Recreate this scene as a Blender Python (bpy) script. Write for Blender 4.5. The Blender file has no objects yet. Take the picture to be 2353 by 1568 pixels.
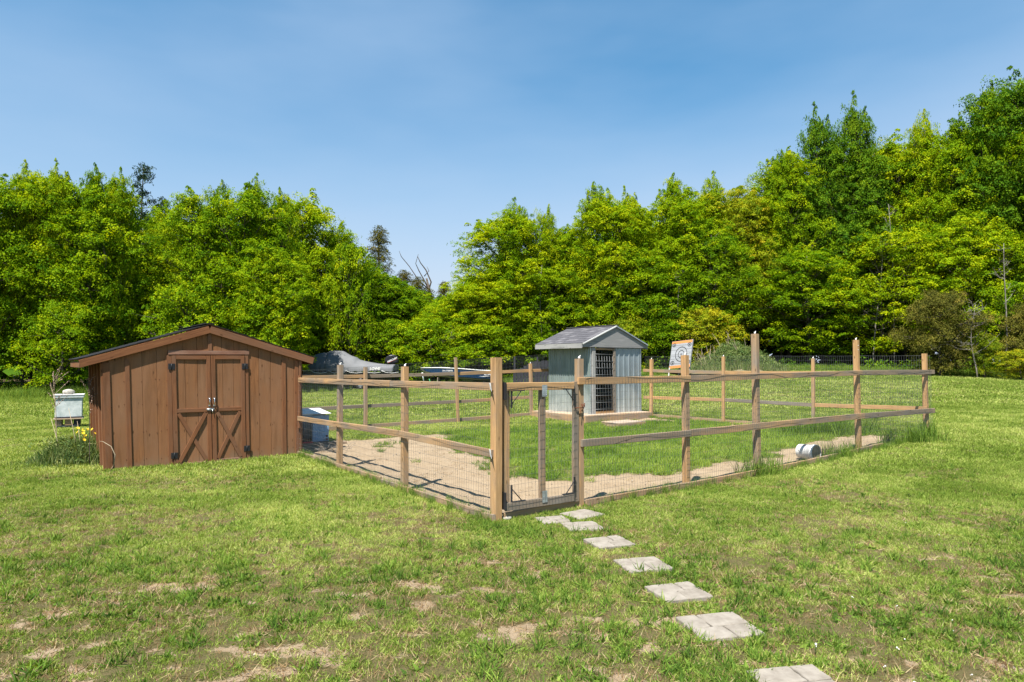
import bpy, math, random
import numpy as np
from mathutils import Vector, Matrix, Euler

random.seed(7)
RNG = np.random.default_rng(7)
scene = bpy.context.scene
COL = scene.collection

# ------------------------------------------------------------------ camera
F_PX, CX, CY, EYE = 1540.0, 1176.5, 784.0, 1.8
PITCH = math.atan(51 / F_PX)
cam_d = bpy.data.cameras.new('camera')
cam_d.sensor_width = 36
cam_d.lens = F_PX / 2353 * 36
cam_d.clip_start = 0.05
cam_d.clip_end = 2000
cam = bpy.data.objects.new('camera', cam_d)
COL.objects.link(cam)
cam.location = (0, 0, EYE)
cam.rotation_euler = (math.pi / 2 + PITCH, 0, 0)
scene.camera = cam

# ------------------------------------------------------------------ light
SUN = Vector((-0.20, -0.44, 0.876)).normalized()
world = bpy.data.worlds.new('World')
scene.world = world
world.use_nodes = True
wt = world.node_tree
wt.nodes.clear()
wo = wt.nodes.new('ShaderNodeOutputWorld')
bg = wt.nodes.new('ShaderNodeBackground')
sky = wt.nodes.new('ShaderNodeTexSky')
sky.sky_type = 'NISHITA'
sky.sun_disc = False
sky.sun_elevation = math.asin(SUN.z)
sky.sun_rotation = math.atan2(SUN.x, SUN.y)
sky.altitude = 200
sky.air_density = 1.0
sky.dust_density = 0.5
sky.ozone_density = 3.0
bg.inputs['Strength'].default_value = 0.096
# thin high haze: soft wisps that whiten the blue a little
wc = wt.nodes.new('ShaderNodeTexCoord')
wm = wt.nodes.new('ShaderNodeMapping')
wm.inputs['Scale'].default_value = (1.0, 1.0, 3.2)
wm.inputs['Rotation'].default_value = (0.15, 0.1, 0.4)
wn = wt.nodes.new('ShaderNodeTexNoise')
wn.inputs['Scale'].default_value = 1.3
wn.inputs['Detail'].default_value = 5
wn.inputs['Roughness'].default_value = 0.45
wr = wt.nodes.new('ShaderNodeMapRange')
wr.inputs['From Min'].default_value = 0.36
wr.inputs['From Max'].default_value = 0.75
wr.inputs['To Max'].default_value = 0.65
wx = wt.nodes.new('ShaderNodeMix')
wx.data_type = 'RGBA'
wx.inputs['B'].default_value = (2.3, 3.0, 4.0, 1)
wt.links.new(wc.outputs['Generated'], wm.inputs['Vector'])
wt.links.new(wm.outputs[0], wn.inputs['Vector'])
wt.links.new(wn.outputs['Fac'], wr.inputs['Value'])
wt.links.new(wr.outputs[0], wx.inputs['Factor'])
hs = wt.nodes.new('ShaderNodeHueSaturation')
hs.inputs['Hue'].default_value = 0.484
hs.inputs['Saturation'].default_value = 1.7
hs.inputs['Value'].default_value = 0.70
wt.links.new(sky.outputs[0], hs.inputs['Color'])
wt.links.new(hs.outputs[0], wx.inputs['A'])
# paler towards the horizon, as on a hazy summer noon
sx0 = wt.nodes.new('ShaderNodeSeparateXYZ'); wt.links.new(wc.outputs['Generated'], sx0.inputs[0])
hz0 = wt.nodes.new('ShaderNodeMapRange'); hz0.interpolation_type = 'SMOOTHERSTEP'
hz0.inputs['From Min'].default_value = -0.05; hz0.inputs['From Max'].default_value = 0.57
hz0.inputs['To Min'].default_value = 1.0; hz0.inputs['To Max'].default_value = 0.0
wt.links.new(sx0.outputs['Z'], hz0.inputs['Value'])
wx2 = wt.nodes.new('ShaderNodeMix'); wx2.data_type = 'RGBA'; wx2.inputs['B'].default_value = (2.75, 3.15, 3.80, 1)
wt.links.new(hz0.outputs[0], wx2.inputs['Factor']); wt.links.new(wx.outputs['Result'], wx2.inputs['A'])
wt.links.new(wx2.outputs['Result'], bg.inputs['Color'])
wt.links.new(bg.outputs[0], wo.inputs['Surface'])

sd = bpy.data.lights.new('sun', 'SUN')
sd.energy = 4.7
sd.angle = math.radians(0.55)
sd.color = (1.0, 0.955, 0.88)
so = bpy.data.objects.new('sun', sd)
COL.objects.link(so)
so.rotation_euler = SUN.to_track_quat('Z', 'Y').to_euler()
so.location = (-10, -20, 40)

scene.view_settings.view_transform = 'Standard'
scene.view_settings.look = 'None'
scene.view_settings.gamma = 1
scene.view_settings.use_curve_mapping = False
scene.view_settings.exposure = 1.32

# ------------------------------------------------------------------ maths
def smooth(a, b, x):
    t = np.clip((x - a) / (b - a), 0, 1)
    return t * t * (3 - 2 * t)

def gz(x, y):
    """height of the ground"""
    x = np.asarray(x, float); y = np.asarray(y, float)
    yy = np.minimum(y, 45)
    a = 0.0085 * np.logaddexp(0, (yy - 8) * 1.5) / 1.5
    r = 0.04 * np.clip(x - 4, 0, 8) * smooth(5, 12, y)
    h = np.interp(x, [-30, -15, -6, 0, 11, 18, 26, 60], [0.02, 0.02, 0.1, 0.36, 0.78, 0.78, 0.5, 0.3])
    return a + r + h * smooth(16, 38, yy)

def gzf(x, y):
    return float(gz(x, y))

def _hash(ix, iy, s):
    n = (ix.astype(np.int64) * 374761393 + iy.astype(np.int64) * 668265263 + s * 144269504) & 0x7fffffff
    n = ((n ^ (n >> 13)) * 1274126177) & 0x7fffffff
    return ((n ^ (n >> 16)) & 0xffff) / 65535.0

def vnoise(x, y, s=0):
    x = np.asarray(x, float); y = np.asarray(y, float)
    ix = np.floor(x); iy = np.floor(y)
    fx = x - ix; fy = y - iy
    fx = fx * fx * (3 - 2 * fx); fy = fy * fy * (3 - 2 * fy)
    a = _hash(ix, iy, s); b = _hash(ix + 1, iy, s); c = _hash(ix, iy + 1, s); d = _hash(ix + 1, iy + 1, s)
    return (a * (1 - fx) + b * fx) * (1 - fy) + (c * (1 - fx) + d * fx) * fy

def fbm(x, y, s=0, o=4):
    v = 0; a = 0.5; t = 0
    for i in range(o):
        v = v + a * vnoise(x * 2 ** i + 17.3 * i, y * 2 ** i - 9.1 * i, s + i); t += a; a *= 0.5
    return v / t

def pix(px, py, Y):
    """point at distance Y seen at that spot of the picture (2353 wide)"""
    x = (px - CX) / F_PX; u = -(py - CY) / F_PX
    d = Vector((x, math.cos(PITCH) - u * math.sin(PITCH), math.sin(PITCH) + u * math.cos(PITCH)))
    t = Y / d.y
    return Vector((d.x * t, Y, EYE + d.z * t))

def pixg(px, py, z=0.0):
    x = (px - CX) / F_PX; u = -(py - CY) / F_PX
    d = Vector((x, math.cos(PITCH) - u * math.sin(PITCH), math.sin(PITCH) + u * math.cos(PITCH)))
    t = (z - EYE) / d.z
    return (d.x * t, d.y * t)

# pen frame
ROT = math.atan2(0.5906, 0.807)
UX, UY = math.cos(ROT), math.sin(ROT)
CORNER = (-0.18, 7.725)
def pen(t, s):
    return CORNER[0] + UX * t - UY * s, CORNER[1] + UY * t + UX * s
def to_pen(x, y):
    dx = x - CORNER[0]; dy = y - CORNER[1]
    return dx * UX + dy * UY, -dx * UY + dy * UX

# ------------------------------------------------------------------ tags & objects
def tag(o, label=None, cat=None, group=None, kind=None):
    if label: o['label'] = label
    if cat: o['category'] = cat
    if group: o['group'] = group
    if kind: o['kind'] = kind
    return o

def thing(name, label, cat, loc=(0, 0, 0), rz=0, group=None):
    o = bpy.data.objects.new(name, None)
    o.empty_display_size = 0.2
    COL.objects.link(o)
    o.location = loc
    o.rotation_euler = (0, 0, rz)
    return tag(o, label, cat, group)

def link(name, me, parent=None, M=None):
    o = bpy.data.objects.new(name, me)
    COL.objects.link(o)
    if parent: o.parent = parent
    if M is not None: o.matrix_basis = M
    return o

def copy_tree(o, parent=None):
    c = o.copy(); COL.objects.link(c); c.parent = parent
    for ch in list(o.children): copy_tree(ch, c)
    return c

def mesh_arrays(name, V, FL, mat=None, attrs=None, smooth_=False):
    """V (n,3), FL (m,k) same-size faces"""
    me = bpy.data.meshes.new(name)
    V = np.asarray(V, np.float32); FL = np.asarray(FL, np.int32)
    m, k = FL.shape
    me.vertices.add(len(V)); me.vertices.foreach_set('co', V.ravel())
    me.loops.add(m * k); me.loops.foreach_set('vertex_index', FL.ravel())
    me.polygons.add(m)
    me.polygons.foreach_set('loop_start', np.arange(0, m * k, k, dtype=np.int32))
    me.polygons.foreach_set('loop_total', np.full(m, k, np.int32))
    if smooth_: me.polygons.foreach_set('use_smooth', np.ones(m, bool))
    if attrs:
        for n, a in attrs.items():
            at = me.attributes.new(n, 'FLOAT', 'POINT')
            at.data.foreach_set('value', np.asarray(a, np.float32))
    me.update(calc_edges=True)
    if mat: me.materials.append(mat)
    return me

class MB:
    def __init__(s): s.v = []; s.f = []; s.sm = []
    def add(s, vs, fs, sm=False):
        b = len(s.v); s.v += [tuple(v) for v in vs]; s.f += [tuple(b + i for i in f) for f in fs]; s.sm += [sm] * len(fs)
        return s
    def box(s, lo, hi):
        x0, y0, z0 = lo; x1, y1, z1 = hi
        return s.add([(x0, y0, z0), (x1, y0, z0), (x1, y1, z0), (x0, y1, z0), (x0, y0, z1), (x1, y0, z1), (x1, y1, z1), (x0, y1, z1)],
                     [(0, 3, 2, 1), (4, 5, 6, 7), (0, 1, 5, 4), (1, 2, 6, 5), (2, 3, 7, 6), (3, 0, 4, 7)])
    def tube(s, pts, rad, n=6, cap=True, sm=True):
        pts = [Vector(p) for p in pts]
        if not hasattr(rad, '__len__'): rad = [rad] * len(pts)
        vs = []
        for i, p in enumerate(pts):
            d = (pts[min(i + 1, len(pts) - 1)] - pts[max(i - 1, 0)]).normalized()
            a = d.cross(Vector((0, 0, 1)) if abs(d.z) < 0.9 else Vector((1, 0, 0))).normalized()
            b = d.cross(a)
            for k in range(n):
                t = 2 * math.pi * k / n
                vs.append(p + (a * math.cos(t) + b * math.sin(t)) * rad[i])
        fs = []
        for i in range(len(pts) - 1):
            for k in range(n):
                fs.append((i * n + k, i * n + (k + 1) % n, (i + 1) * n + (k + 1) % n, (i + 1) * n + k))
        s.add(vs, fs, sm)
        if cap:
            b = len(s.v) - len(vs)
            s.f.append(tuple(b + k for k in reversed(range(n)))); s.sm.append(False)
            s.f.append(tuple(b + (len(pts) - 1) * n + k for k in range(n))); s.sm.append(False)
        return s
    def plate(s, poly, y0, y1):
        """polygon in x,z (counter-clockwise seen from -y) given depth from y0 (front) to y1"""
        n = len(poly)
        vs = [(x, y0, z) for x, z in poly] + [(x, y1, z) for x, z in poly]
        fs = [tuple(range(n)), tuple(reversed(range(n, 2 * n)))]
        fs += [(i, i + n, (i + 1) % n + n, (i + 1) % n) for i in range(n)]
        return s.add(vs, fs)
    def mesh(s, name, mat):
        me = bpy.data.meshes.new(name)
        me.from_pydata(s.v, [], s.f)
        me.polygons.foreach_set('use_smooth', s.sm)
        me.update()
        if mat: me.materials.append(mat)
        return me
    def build(s, name, mat, parent=None, M=None, bevel=0):
        me = s.mesh(name, mat)
        o = link(name, me, parent, M)
        if bevel:
            b = o.modifiers.new('bevel', 'BEVEL'); b.width = bevel; b.segments = 1; b.limit_method = 'ANGLE'
        return o

def frame_to(p0, p1, up=(0, 0, 1), roll=0.0):
    p0 = Vector(p0); p1 = Vector(p1)
    d = p1 - p0; L = d.length; d.normalize()
    up = Vector(up)
    if abs(d.dot(up)) > 0.98: up = Vector((0, 1, 0))
    y = up.cross(d).normalized(); z = d.cross(y)
    M = Matrix(((d.x, y.x, z.x, 0), (d.y, y.y, z.y, 0), (d.z, y.z, z.z, 0), (0, 0, 0, 1)))
    M = Matrix.Translation((p0 + p1) / 2) @ M @ Matrix.Rotation(roll, 4, 'X')
    return M, L

def board(name, p0, p1, w, t, mat, parent=None, up=(0, 0, 1), roll=0.0, seg=3, jit=0.0015, ch=None):
    """a sawn board from p0 to p1: w measured along `up`, t across; its own x axis runs along the grain"""
    M, L = frame_to(p0, p1, up, roll)
    ch = ch if ch is not None else min(w, t) * 0.09
    hw, ht = w / 2, t / 2
    prof = [(-ht + ch, -hw), (ht - ch, -hw), (ht, -hw + ch), (ht, hw - ch), (ht - ch, hw), (-ht + ch, hw), (-ht, hw - ch), (-ht, -hw + ch)]
    mb = MB(); vs = []
    for i in range(seg + 1):
        x = -L / 2 + L * i / seg
        oy = random.uniform(-jit, jit) * 2; oz = random.uniform(-jit, jit) * 2
        for (y, z) in prof:
            vs.append((x + (random.uniform(-jit, jit) if i in (0, seg) else 0), y + oy + random.uniform(-jit, jit), z + oz + random.uniform(-jit, jit)))
    fs = []
    for i in range(seg):
        for k in range(8):
            fs.append((i * 8 + k, i * 8 + (k + 1) % 8, (i + 1) * 8 + (k + 1) % 8, (i + 1) * 8 + k))
    fs.append(tuple(reversed(range(8)))); fs.append(tuple(seg * 8 + k for k in range(8)))
    mb.add(vs, fs)
    return mb.build(name, mat, parent, M)

# ------------------------------------------------------------------ materials
def newmat(name):
    m = bpy.data.materials.new(name); m.use_nodes = True
    nt = m.node_tree; nt.nodes.clear()
    out = nt.nodes.new('ShaderNodeOutputMaterial')
    return m, nt, out

class NT:
    """small helper around a node tree"""
    def __init__(s, nt): s.nt = nt
    def n(s, t, **kw):
        nd = s.nt.nodes.new(t)
        for k, v in kw.items(): setattr(nd, k, v)
        return nd
    def l(s, a, b): s.nt.links.new(a, b)
    def val(s, sock, v):
        if hasattr(v, 'is_output') or isinstance(v, bpy.types.NodeSocket): s.l(v, sock)
        else: sock.default_value = v
    def mix(s, f, a, b, mode='MIX'):
        m = s.n('ShaderNodeMix', data_type='RGBA', blend_type=mode)
        s.val(m.inputs['Factor'], f)
        s.val(m.inputs['A'], a if not isinstance(a, tuple) else (*a, 1))
        s.val(m.inputs['B'], b if not isinstance(b, tuple) else (*b, 1))
        return m.outputs['Result']
    def math(s, op, a, b=0.0, clamp=False):
        m = s.n('ShaderNodeMath', operation=op, use_clamp=clamp)
        s.val(m.inputs[0], a); s.val(m.inputs[1], b)
        return m.outputs[0]
    def rng(s, v, a, b, c=0.0, d=1.0, ss=False):
        m = s.n('ShaderNodeMapRange')
        if ss: m.interpolation_type = 'SMOOTHSTEP'
        s.val(m.inputs['Value'], v)
        for k, x in zip(('From Min', 'From Max', 'To Min', 'To Max'), (a, b, c, d)): m.inputs[k].default_value = x
        return m.outputs[0]
    def noise(s, vec, scale, detail=4, rough=0.55, dist=0.0):
        m = s.n('ShaderNodeTexNoise')
        if vec is not None: s.l(vec, m.inputs['Vector'])
        m.inputs['Scale'].default_value = scale; m.inputs['Detail'].default_value = detail
        m.inputs['Roughness'].default_value = rough; m.inputs['Distortion'].default_value = dist
        return m.outputs['Fac']
    def mapping(s, vec, scale=(1, 1, 1), loc=None):
        m = s.n('ShaderNodeMapping'); s.l(vec, m.inputs['Vector']); m.inputs['Scale'].default_value = scale
        if loc is not None: s.l(loc, m.inputs['Location'])
        return m.outputs[0]
    def bump(s, h, st=0.3, d=0.01):
        m = s.n('ShaderNodeBump'); s.l(h, m.inputs['Height'])
        m.inputs['Strength'].default_value = st; m.inputs['Distance'].default_value = d
        return m.outputs[0]
    def bsdf(s, col, rough=0.8, metal=0.0, spec=0.3, normal=None):
        b = s.n('ShaderNodeBsdfPrincipled')
        s.val(b.inputs['Base Color'], col if not isinstance(col, tuple) else (*col, 1))
        s.val(b.inputs['Roughness'], rough); s.val(b.inputs['Metallic'], metal)
        b.inputs['Specular IOR Level'].default_value = spec
        if normal is not None: s.l(normal, b.inputs['Normal'])
        return b.outputs[0]

def wood(name, c1, c2, grey, gmix=0.5, axis=0, knots=True, seamp=None):
    m, nt, out = newmat(name); N = NT(nt)
    tc = N.n('ShaderNodeTexCoord').outputs['Object']
    oi = N.n('ShaderNodeObjectInfo').outputs['Random']
    off = N.n('ShaderNodeCombineXYZ')
    o7 = N.math('MULTIPLY', oi, 37.0)
    for i in range(3): N.l(o7, off.inputs[i])
    def sc(a, b): v = [b, b, b]; v[axis] = a; return tuple(v)
    grain = N.noise(N.mapping(tc, sc(2.2, 34), off.outputs[0]), 1.0, 6, 0.65, 1.2)
    wide = N.noise(N.mapping(tc, sc(0.9, 9), off.outputs[0]), 1.0, 3, 0.5, 0.4)
    patch = N.noise(N.mapping(tc, sc(1.3, 3.2), off.outputs[0]), 1.0, 4, 0.6)
    col = N.mix(N.rng(grain, 0.3, 0.7), c1, c2)
    gf = N.math('ADD', N.rng(patch, 0.35, 0.65), N.rng(oi, 0, 1, -0.38, 0.38))
    gf = N.math('MULTIPLY', N.math('ADD', gf, gmix - 0.5, True), 1.0, True)
    gcol = N.mix(N.rng(grain, 0.3, 0.75), tuple(g * 0.62 for g in grey), grey)
    col = N.mix(gf, col, gcol)
    col = N.mix(N.rng(wide, 0.56, 0.72, 0, 0.55), col, tuple(c * 0.35 for c in c1))
    if knots:
        vo = N.n('ShaderNodeTexVoronoi'); N.l(N.mapping(tc, sc(3.4, 9), off.outputs[0]), vo.inputs['Vector']); vo.inputs['Scale'].default_value = 1.0
        col = N.mix(N.rng(vo.outputs['Distance'], 0.05, 0.13, 0.85, 0.0), col, tuple(c * 0.22 for c in c1))
    if axis == 2:      # soil splashed up from the ground along the foot of the wall
        sp = N.n('ShaderNodeSeparateXYZ'); N.l(tc, sp.inputs[0])
        hgt = N.math('ADD', sp.outputs['Z'], N.rng(N.noise(N.mapping(tc, (7, 7, 3)), 1.0, 4, 0.6), 0.3, 0.7, -0.10, 0.10))
        col = N.mix(N.rng(hgt, 0.20, 0.0, 0.0, 0.6), col, (0.20, 0.145, 0.095))
        fade = N.noise(N.mapping(tc, (1.1, 1.1, 0.7)), 1.0, 3, 0.5)
        col = N.mix(N.rng(fade, 0.42, 0.68, 0.0, 0.38), col, (0.31, 0.160, 0.085))
    bl = N.mix(0.5, grain, wide)
    N.l(N.bsdf(col, 0.85, spec=0.08, normal=N.bump(bl, 0.6, 0.005)), out.inputs['Surface'])
    return m

def plain(name, c, rough=0.7, metal=0.0, var=0.2, scale=8.0, c2=None, spec=0.3, bump=0.1):
    m, nt, out = newmat(name); N = NT(nt)
    tc = N.n('ShaderNodeTexCoord').outputs['Object']
    f = N.noise(tc, scale, 5, 0.6)
    c2 = c2 or tuple(x * (1 - var) for x in c)
    col = N.mix(N.rng(f, 0.35, 0.68), c, c2)
    f2 = N.noise(tc, scale * 6, 3, 0.6)
    N.l(N.bsdf(col, rough, metal, spec, N.bump(f2, bump, 0.004)), out.inputs['Surface'])
    return m

def leafmat(name, dark, mid, light, trans=0.38, attr='lv', inst=False, rough=0.55):
    m, nt, out = newmat(name); N = NT(nt)
    a = N.n('ShaderNodeAttribute', attribute_name=attr)
    f = a.outputs['Fac']
    if inst:
        b = N.n('ShaderNodeAttribute', attribute_name='tint', attribute_type='INSTANCER')
        f = N.math('ADD', N.math('MULTIPLY', f, 0.62), N.math('MULTIPLY', b.outputs['Fac'], 0.52))
    else:
        oi = N.n('ShaderNodeObjectInfo').outputs['Random']
        f = N.math('ADD', f, N.rng(oi, 0, 1, -0.17, 0.17))
    r = N.n('ShaderNodeValToRGB'); N.l(f, r.inputs[0])
    e = r.color_ramp.elements
    e[0].position = 0.0; e[0].color = (*dark, 1)
    e[1].position = 1.0; e[1].color = (*light, 1)
    x = e.new(0.5); x.color = (*mid, 1)
    col = r.outputs[0]
    b = N.bsdf(col, 0.75, spec=0.06)
    t = N.n('ShaderNodeBsdfTranslucent')
    N.l(N.mix(1.0, col, (1.25, 1.15, 0.35), 'MULTIPLY'), t.inputs['Color'])
    mx = N.n('ShaderNodeMixShader'); mx.inputs[0].default_value = trans
    N.l(b, mx.inputs[1]); N.l(t.outputs[0], mx.inputs[2]); N.l(mx.outputs[0], out.inputs['Surface'])
    return m

FRESH1, FRESH2, GREYW = (0.50, 0.308, 0.145), (0.30, 0.170, 0.078), (0.29, 0.235, 0.18)
M_POST = wood('fence_wood', FRESH1, FRESH2, GREYW, 0.25)
M_RAIL = wood('rail_wood', FRESH1, FRESH2, (0.29, 0.225, 0.165), 0.28)
M_RAILG = wood('grey_rail_wood', (0.30, 0.22, 0.145), (0.18, 0.135, 0.095), (0.25, 0.215, 0.175), 0.65)
M_CURB = wood('curb_wood', (0.42, 0.27, 0.145), (0.29, 0.18, 0.10), (0.30, 0.24, 0.18), 0.3)
M_BROWN = wood('brown_stain_vertical', (0.27, 0.124, 0.052), (0.155, 0.068, 0.030), (0.26, 0.135, 0.070), 0.4, axis=2)
M_BROWNX = wood('brown_stain_board', (0.235, 0.102, 0.045), (0.13, 0.053, 0.025), (0.22, 0.115, 0.065), 0.35, axis=0)
M_PEEL = wood('peeling_brown_board', (0.24, 0.10, 0.055), (0.14, 0.06, 0.035), (0.34, 0.21, 0.15), 0.5, axis=0)
M_GREYW = wood('weathered_grey_wood', (0.33, 0.32, 0.30), (0.20, 0.20, 0.195), (0.40, 0.39, 0.37), 0.5, axis=0)
M_PLY = wood('weathered_plywood', (0.34, 0.33, 0.32), (0.13, 0.13, 0.13), (0.28, 0.275, 0.27), 0.5, axis=0, knots=False)
M_DECK = wood('deck_wood', (0.46, 0.33, 0.21), (0.36, 0.25, 0.15), (0.42, 0.36, 0.3), 0.4)
M_BLACK = plain('black_metal', (0.025, 0.025, 0.027), 0.5, 0.0, 0.3)
M_SHING = plain('asphalt_shingle', (0.10, 0.098, 0.105), 0.95, 0, 0.45, 14, c2=(0.07, 0.068, 0.075), spec=0.1, bump=0.6)
M_SHINGB = plain('black_shingle', (0.03, 0.03, 0.032), 0.95, 0, 0.4, 14, spec=0.1, bump=0.6)
M_GALV = plain('galvanised_steel', (0.52, 0.56, 0.58), 0.42, 0.75, 0.35, 20)
M_WIRE = plain('wire_steel', (0.20, 0.21, 0.215), 0.5, 0.55, 0.35, 6)
M_CHROME = plain('bright_steel', (0.7, 0.71, 0.72), 0.25, 0.9, 0.15, 20)
M_RUST = plain('rusty_steel', (0.17, 0.06, 0.03), 0.8, 0.2, 0.5, 20)
M_WHITE = plain('white_plastic', (0.66, 0.65, 0.62), 0.5, 0, 0.1, 10)
M_STONE = plain('paver_stone', (0.28, 0.25, 0.21), 0.95, 0, 0.3, 9, c2=(0.19, 0.165, 0.135), spec=0.1, bump=0.7)
M_ROCK = plain('field_stone', (0.42, 0.39, 0.33), 0.95, 0, 0.4, 9, bump=0.8)
M_BARK = plain('bark', (0.12, 0.10, 0.08), 0.95, 0, 0.5, 7, c2=(0.035, 0.028, 0.022), spec=0.1, bump=1.0)
M_BARKP = plain('pale_bark', (0.26, 0.235, 0.2), 0.95, 0, 0.5, 7, c2=(0.12, 0.105, 0.09), spec=0.1, bump=0.8)
M_DRY = plain('dry_stalk', (0.42, 0.34, 0.23), 0.9, 0, 0.4, 12)
M_DARKB = plain('dark_stained_board', (0.035, 0.035, 0.042), 0.85, 0, 0.4, 5)
M_RED = plain('red_print', (0.55, 0.05, 0.05), 0.6)
M_YEL = plain('yellow_petal', (0.75, 0.52, 0.02), 0.6)

L_MAPLE = leafmat('maple_leaf', (0.045, 0.125, 0.004), (0.190, 0.310, 0.004), (0.420, 0.460, 0.006), 0.42)
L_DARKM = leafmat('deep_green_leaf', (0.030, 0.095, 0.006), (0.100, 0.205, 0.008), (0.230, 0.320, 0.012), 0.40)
L_YELM = leafmat('yellowing_leaf', (0.09, 0.17, 0.010), (0.27, 0.34, 0.014), (0.52, 0.42, 0.02), 0.44)
L_CEDAR = leafmat('cedar_foliage', (0.045, 0.052, 0.010), (0.125, 0.125, 0.018), (0.25, 0.19, 0.035), 0.22)
L_PINE = leafmat('pine_needles', (0.010, 0.028, 0.018), (0.025, 0.055, 0.03), (0.06, 0.09, 0.04), 0.15)
L_BUSH = leafmat('weed_foliage', (0.05, 0.10, 0.03), (0.15, 0.21, 0.06), (0.32, 0.32, 0.14), 0.32)
L_GRASS = leafmat('lawn_blade', (0.045, 0.088, 0.012), (0.200, 0.290, 0.040), (0.53, 0.56, 0.18), 0.36, attr='br', inst=True)
L_STRAW = leafmat('dead_blade', (0.13, 0.065, 0.035), (0.27, 0.18, 0.09), (0.47, 0.38, 0.22), 0.2, attr='br', inst=True)
L_LUSH = leafmat('lush_blade', (0.045, 0.095, 0.018), (0.135, 0.235, 0.034), (0.32, 0.40, 0.075), 0.38, attr='br', inst=True)

def ground_mat():
    m, nt, out = newmat('ground'); N = NT(nt)
    P = N.n('ShaderNodeNewGeometry').outputs['Position']
    bare = N.n('ShaderNodeAttribute', attribute_name='bare').outputs['Fac']
    wood_ = N.n('ShaderNodeAttribute', attribute_name='wood').outputs['Fac']
    dry = N.n('ShaderNodeAttribute', attribute_name='dry').outputs['Fac']
    n1 = N.noise(P, 38, 6, 0.75); n2 = N.noise(P, 3.0, 5, 0.6); n3 = N.noise(P, 90, 4, 0.7)
    g = N.mix(N.rng(n1, 0.38, 0.62), (0.035, 0.042, 0.012), (0.185, 0.185, 0.055))
    g = N.mix(N.rng(n3, 0.5, 0.7, 0, .5), g, (0.20, 0.18, 0.075))
    g = N.mix(N.math('MULTIPLY', dry, N.rng(n1, 0.3, 0.65), True), g, (0.105, 0.076, 0.042))
    d = N.mix(N.rng(n2, 0.3, 0.7), (0.33, 0.250, 0.163), (0.255, 0.188, 0.118))
    d = N.mix(N.rng(n3, 0.5, 0.8, 0, 0.55), d, (0.42, 0.35, 0.27))
    d = N.mix(N.rng(n1, 0.60, 0.72, 0, 0.6), d, (0.19, 0.125, 0.08))
    bf = N.rng(N.math('ADD', bare, N.rng(n1, 0.3, 0.7, -0.3, 0.3)), 0.42, 0.62)
    c = N.mix(bf, g, d)
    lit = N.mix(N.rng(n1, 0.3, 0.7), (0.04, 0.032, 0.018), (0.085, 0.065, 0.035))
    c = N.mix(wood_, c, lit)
    h = N.mix(0.4, n1, n3)
    N.l(N.bsdf(c, 0.97, spec=0.08, normal=N.bump(h, 0.9, 0.03)), out.inputs['Surface'])
    return m

# ------------------------------------------------------------------ layout maps
PEN_W, PEN_D = 11.0, 8.05
grass_poly = [to_pen(*pixg(px, py, 0.08)) for px, py in
              [(925, 985), (1010, 1000), (1090, 1050), (1125, 1103), (1200, 1092), (1345, 1098), (1400, 1088), (1590, 1076), (1665, 1060),
               (1780, 1050), (1850, 1034), (1910, 1016), (1990, 1008), (2090, 990), (1980, 982), (1870, 985), (1700, 985), (1560, 972), (1500, 972), (1345, 978), (1220, 975), (1100, 975)]]

def poly_sd(x, y, poly):
    """signed distance, positive inside"""
    x = np.asarray(x, float); y = np.asarray(y, float)
    d = np.full(x.shape, 1e9); ins = np.zeros(x.shape, bool)
    n = len(poly)
    for i in range(n):
        ax, ay = poly[i]; bx, by = poly[(i + 1) % n]
        ex, ey = bx - ax, by - ay
        t = np.clip(((x - ax) * ex + (y - ay) * ey) / (ex * ex + ey * ey + 1e-9), 0, 1)
        d = np.minimum(d, np.hypot(x - ax - t * ex, y - ay - t * ey))
        c = ((ay > y) != (by > y)) & (x < (bx - ax) * (y - ay) / (by - ay + 1e-12) + ax)
        ins ^= c
    return np.where(ins, d, -d)

def edge_y(x):
    """where the mown lawn meets the wood"""
    return np.interp(x, [-60, -30, -18, -13, -9, -4, 0, 5, 12, 18, 25, 40], [20, 27, 31, 34, 38.5, 39.5, 38.5, 38, 38, 38, 34, 26])

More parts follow.
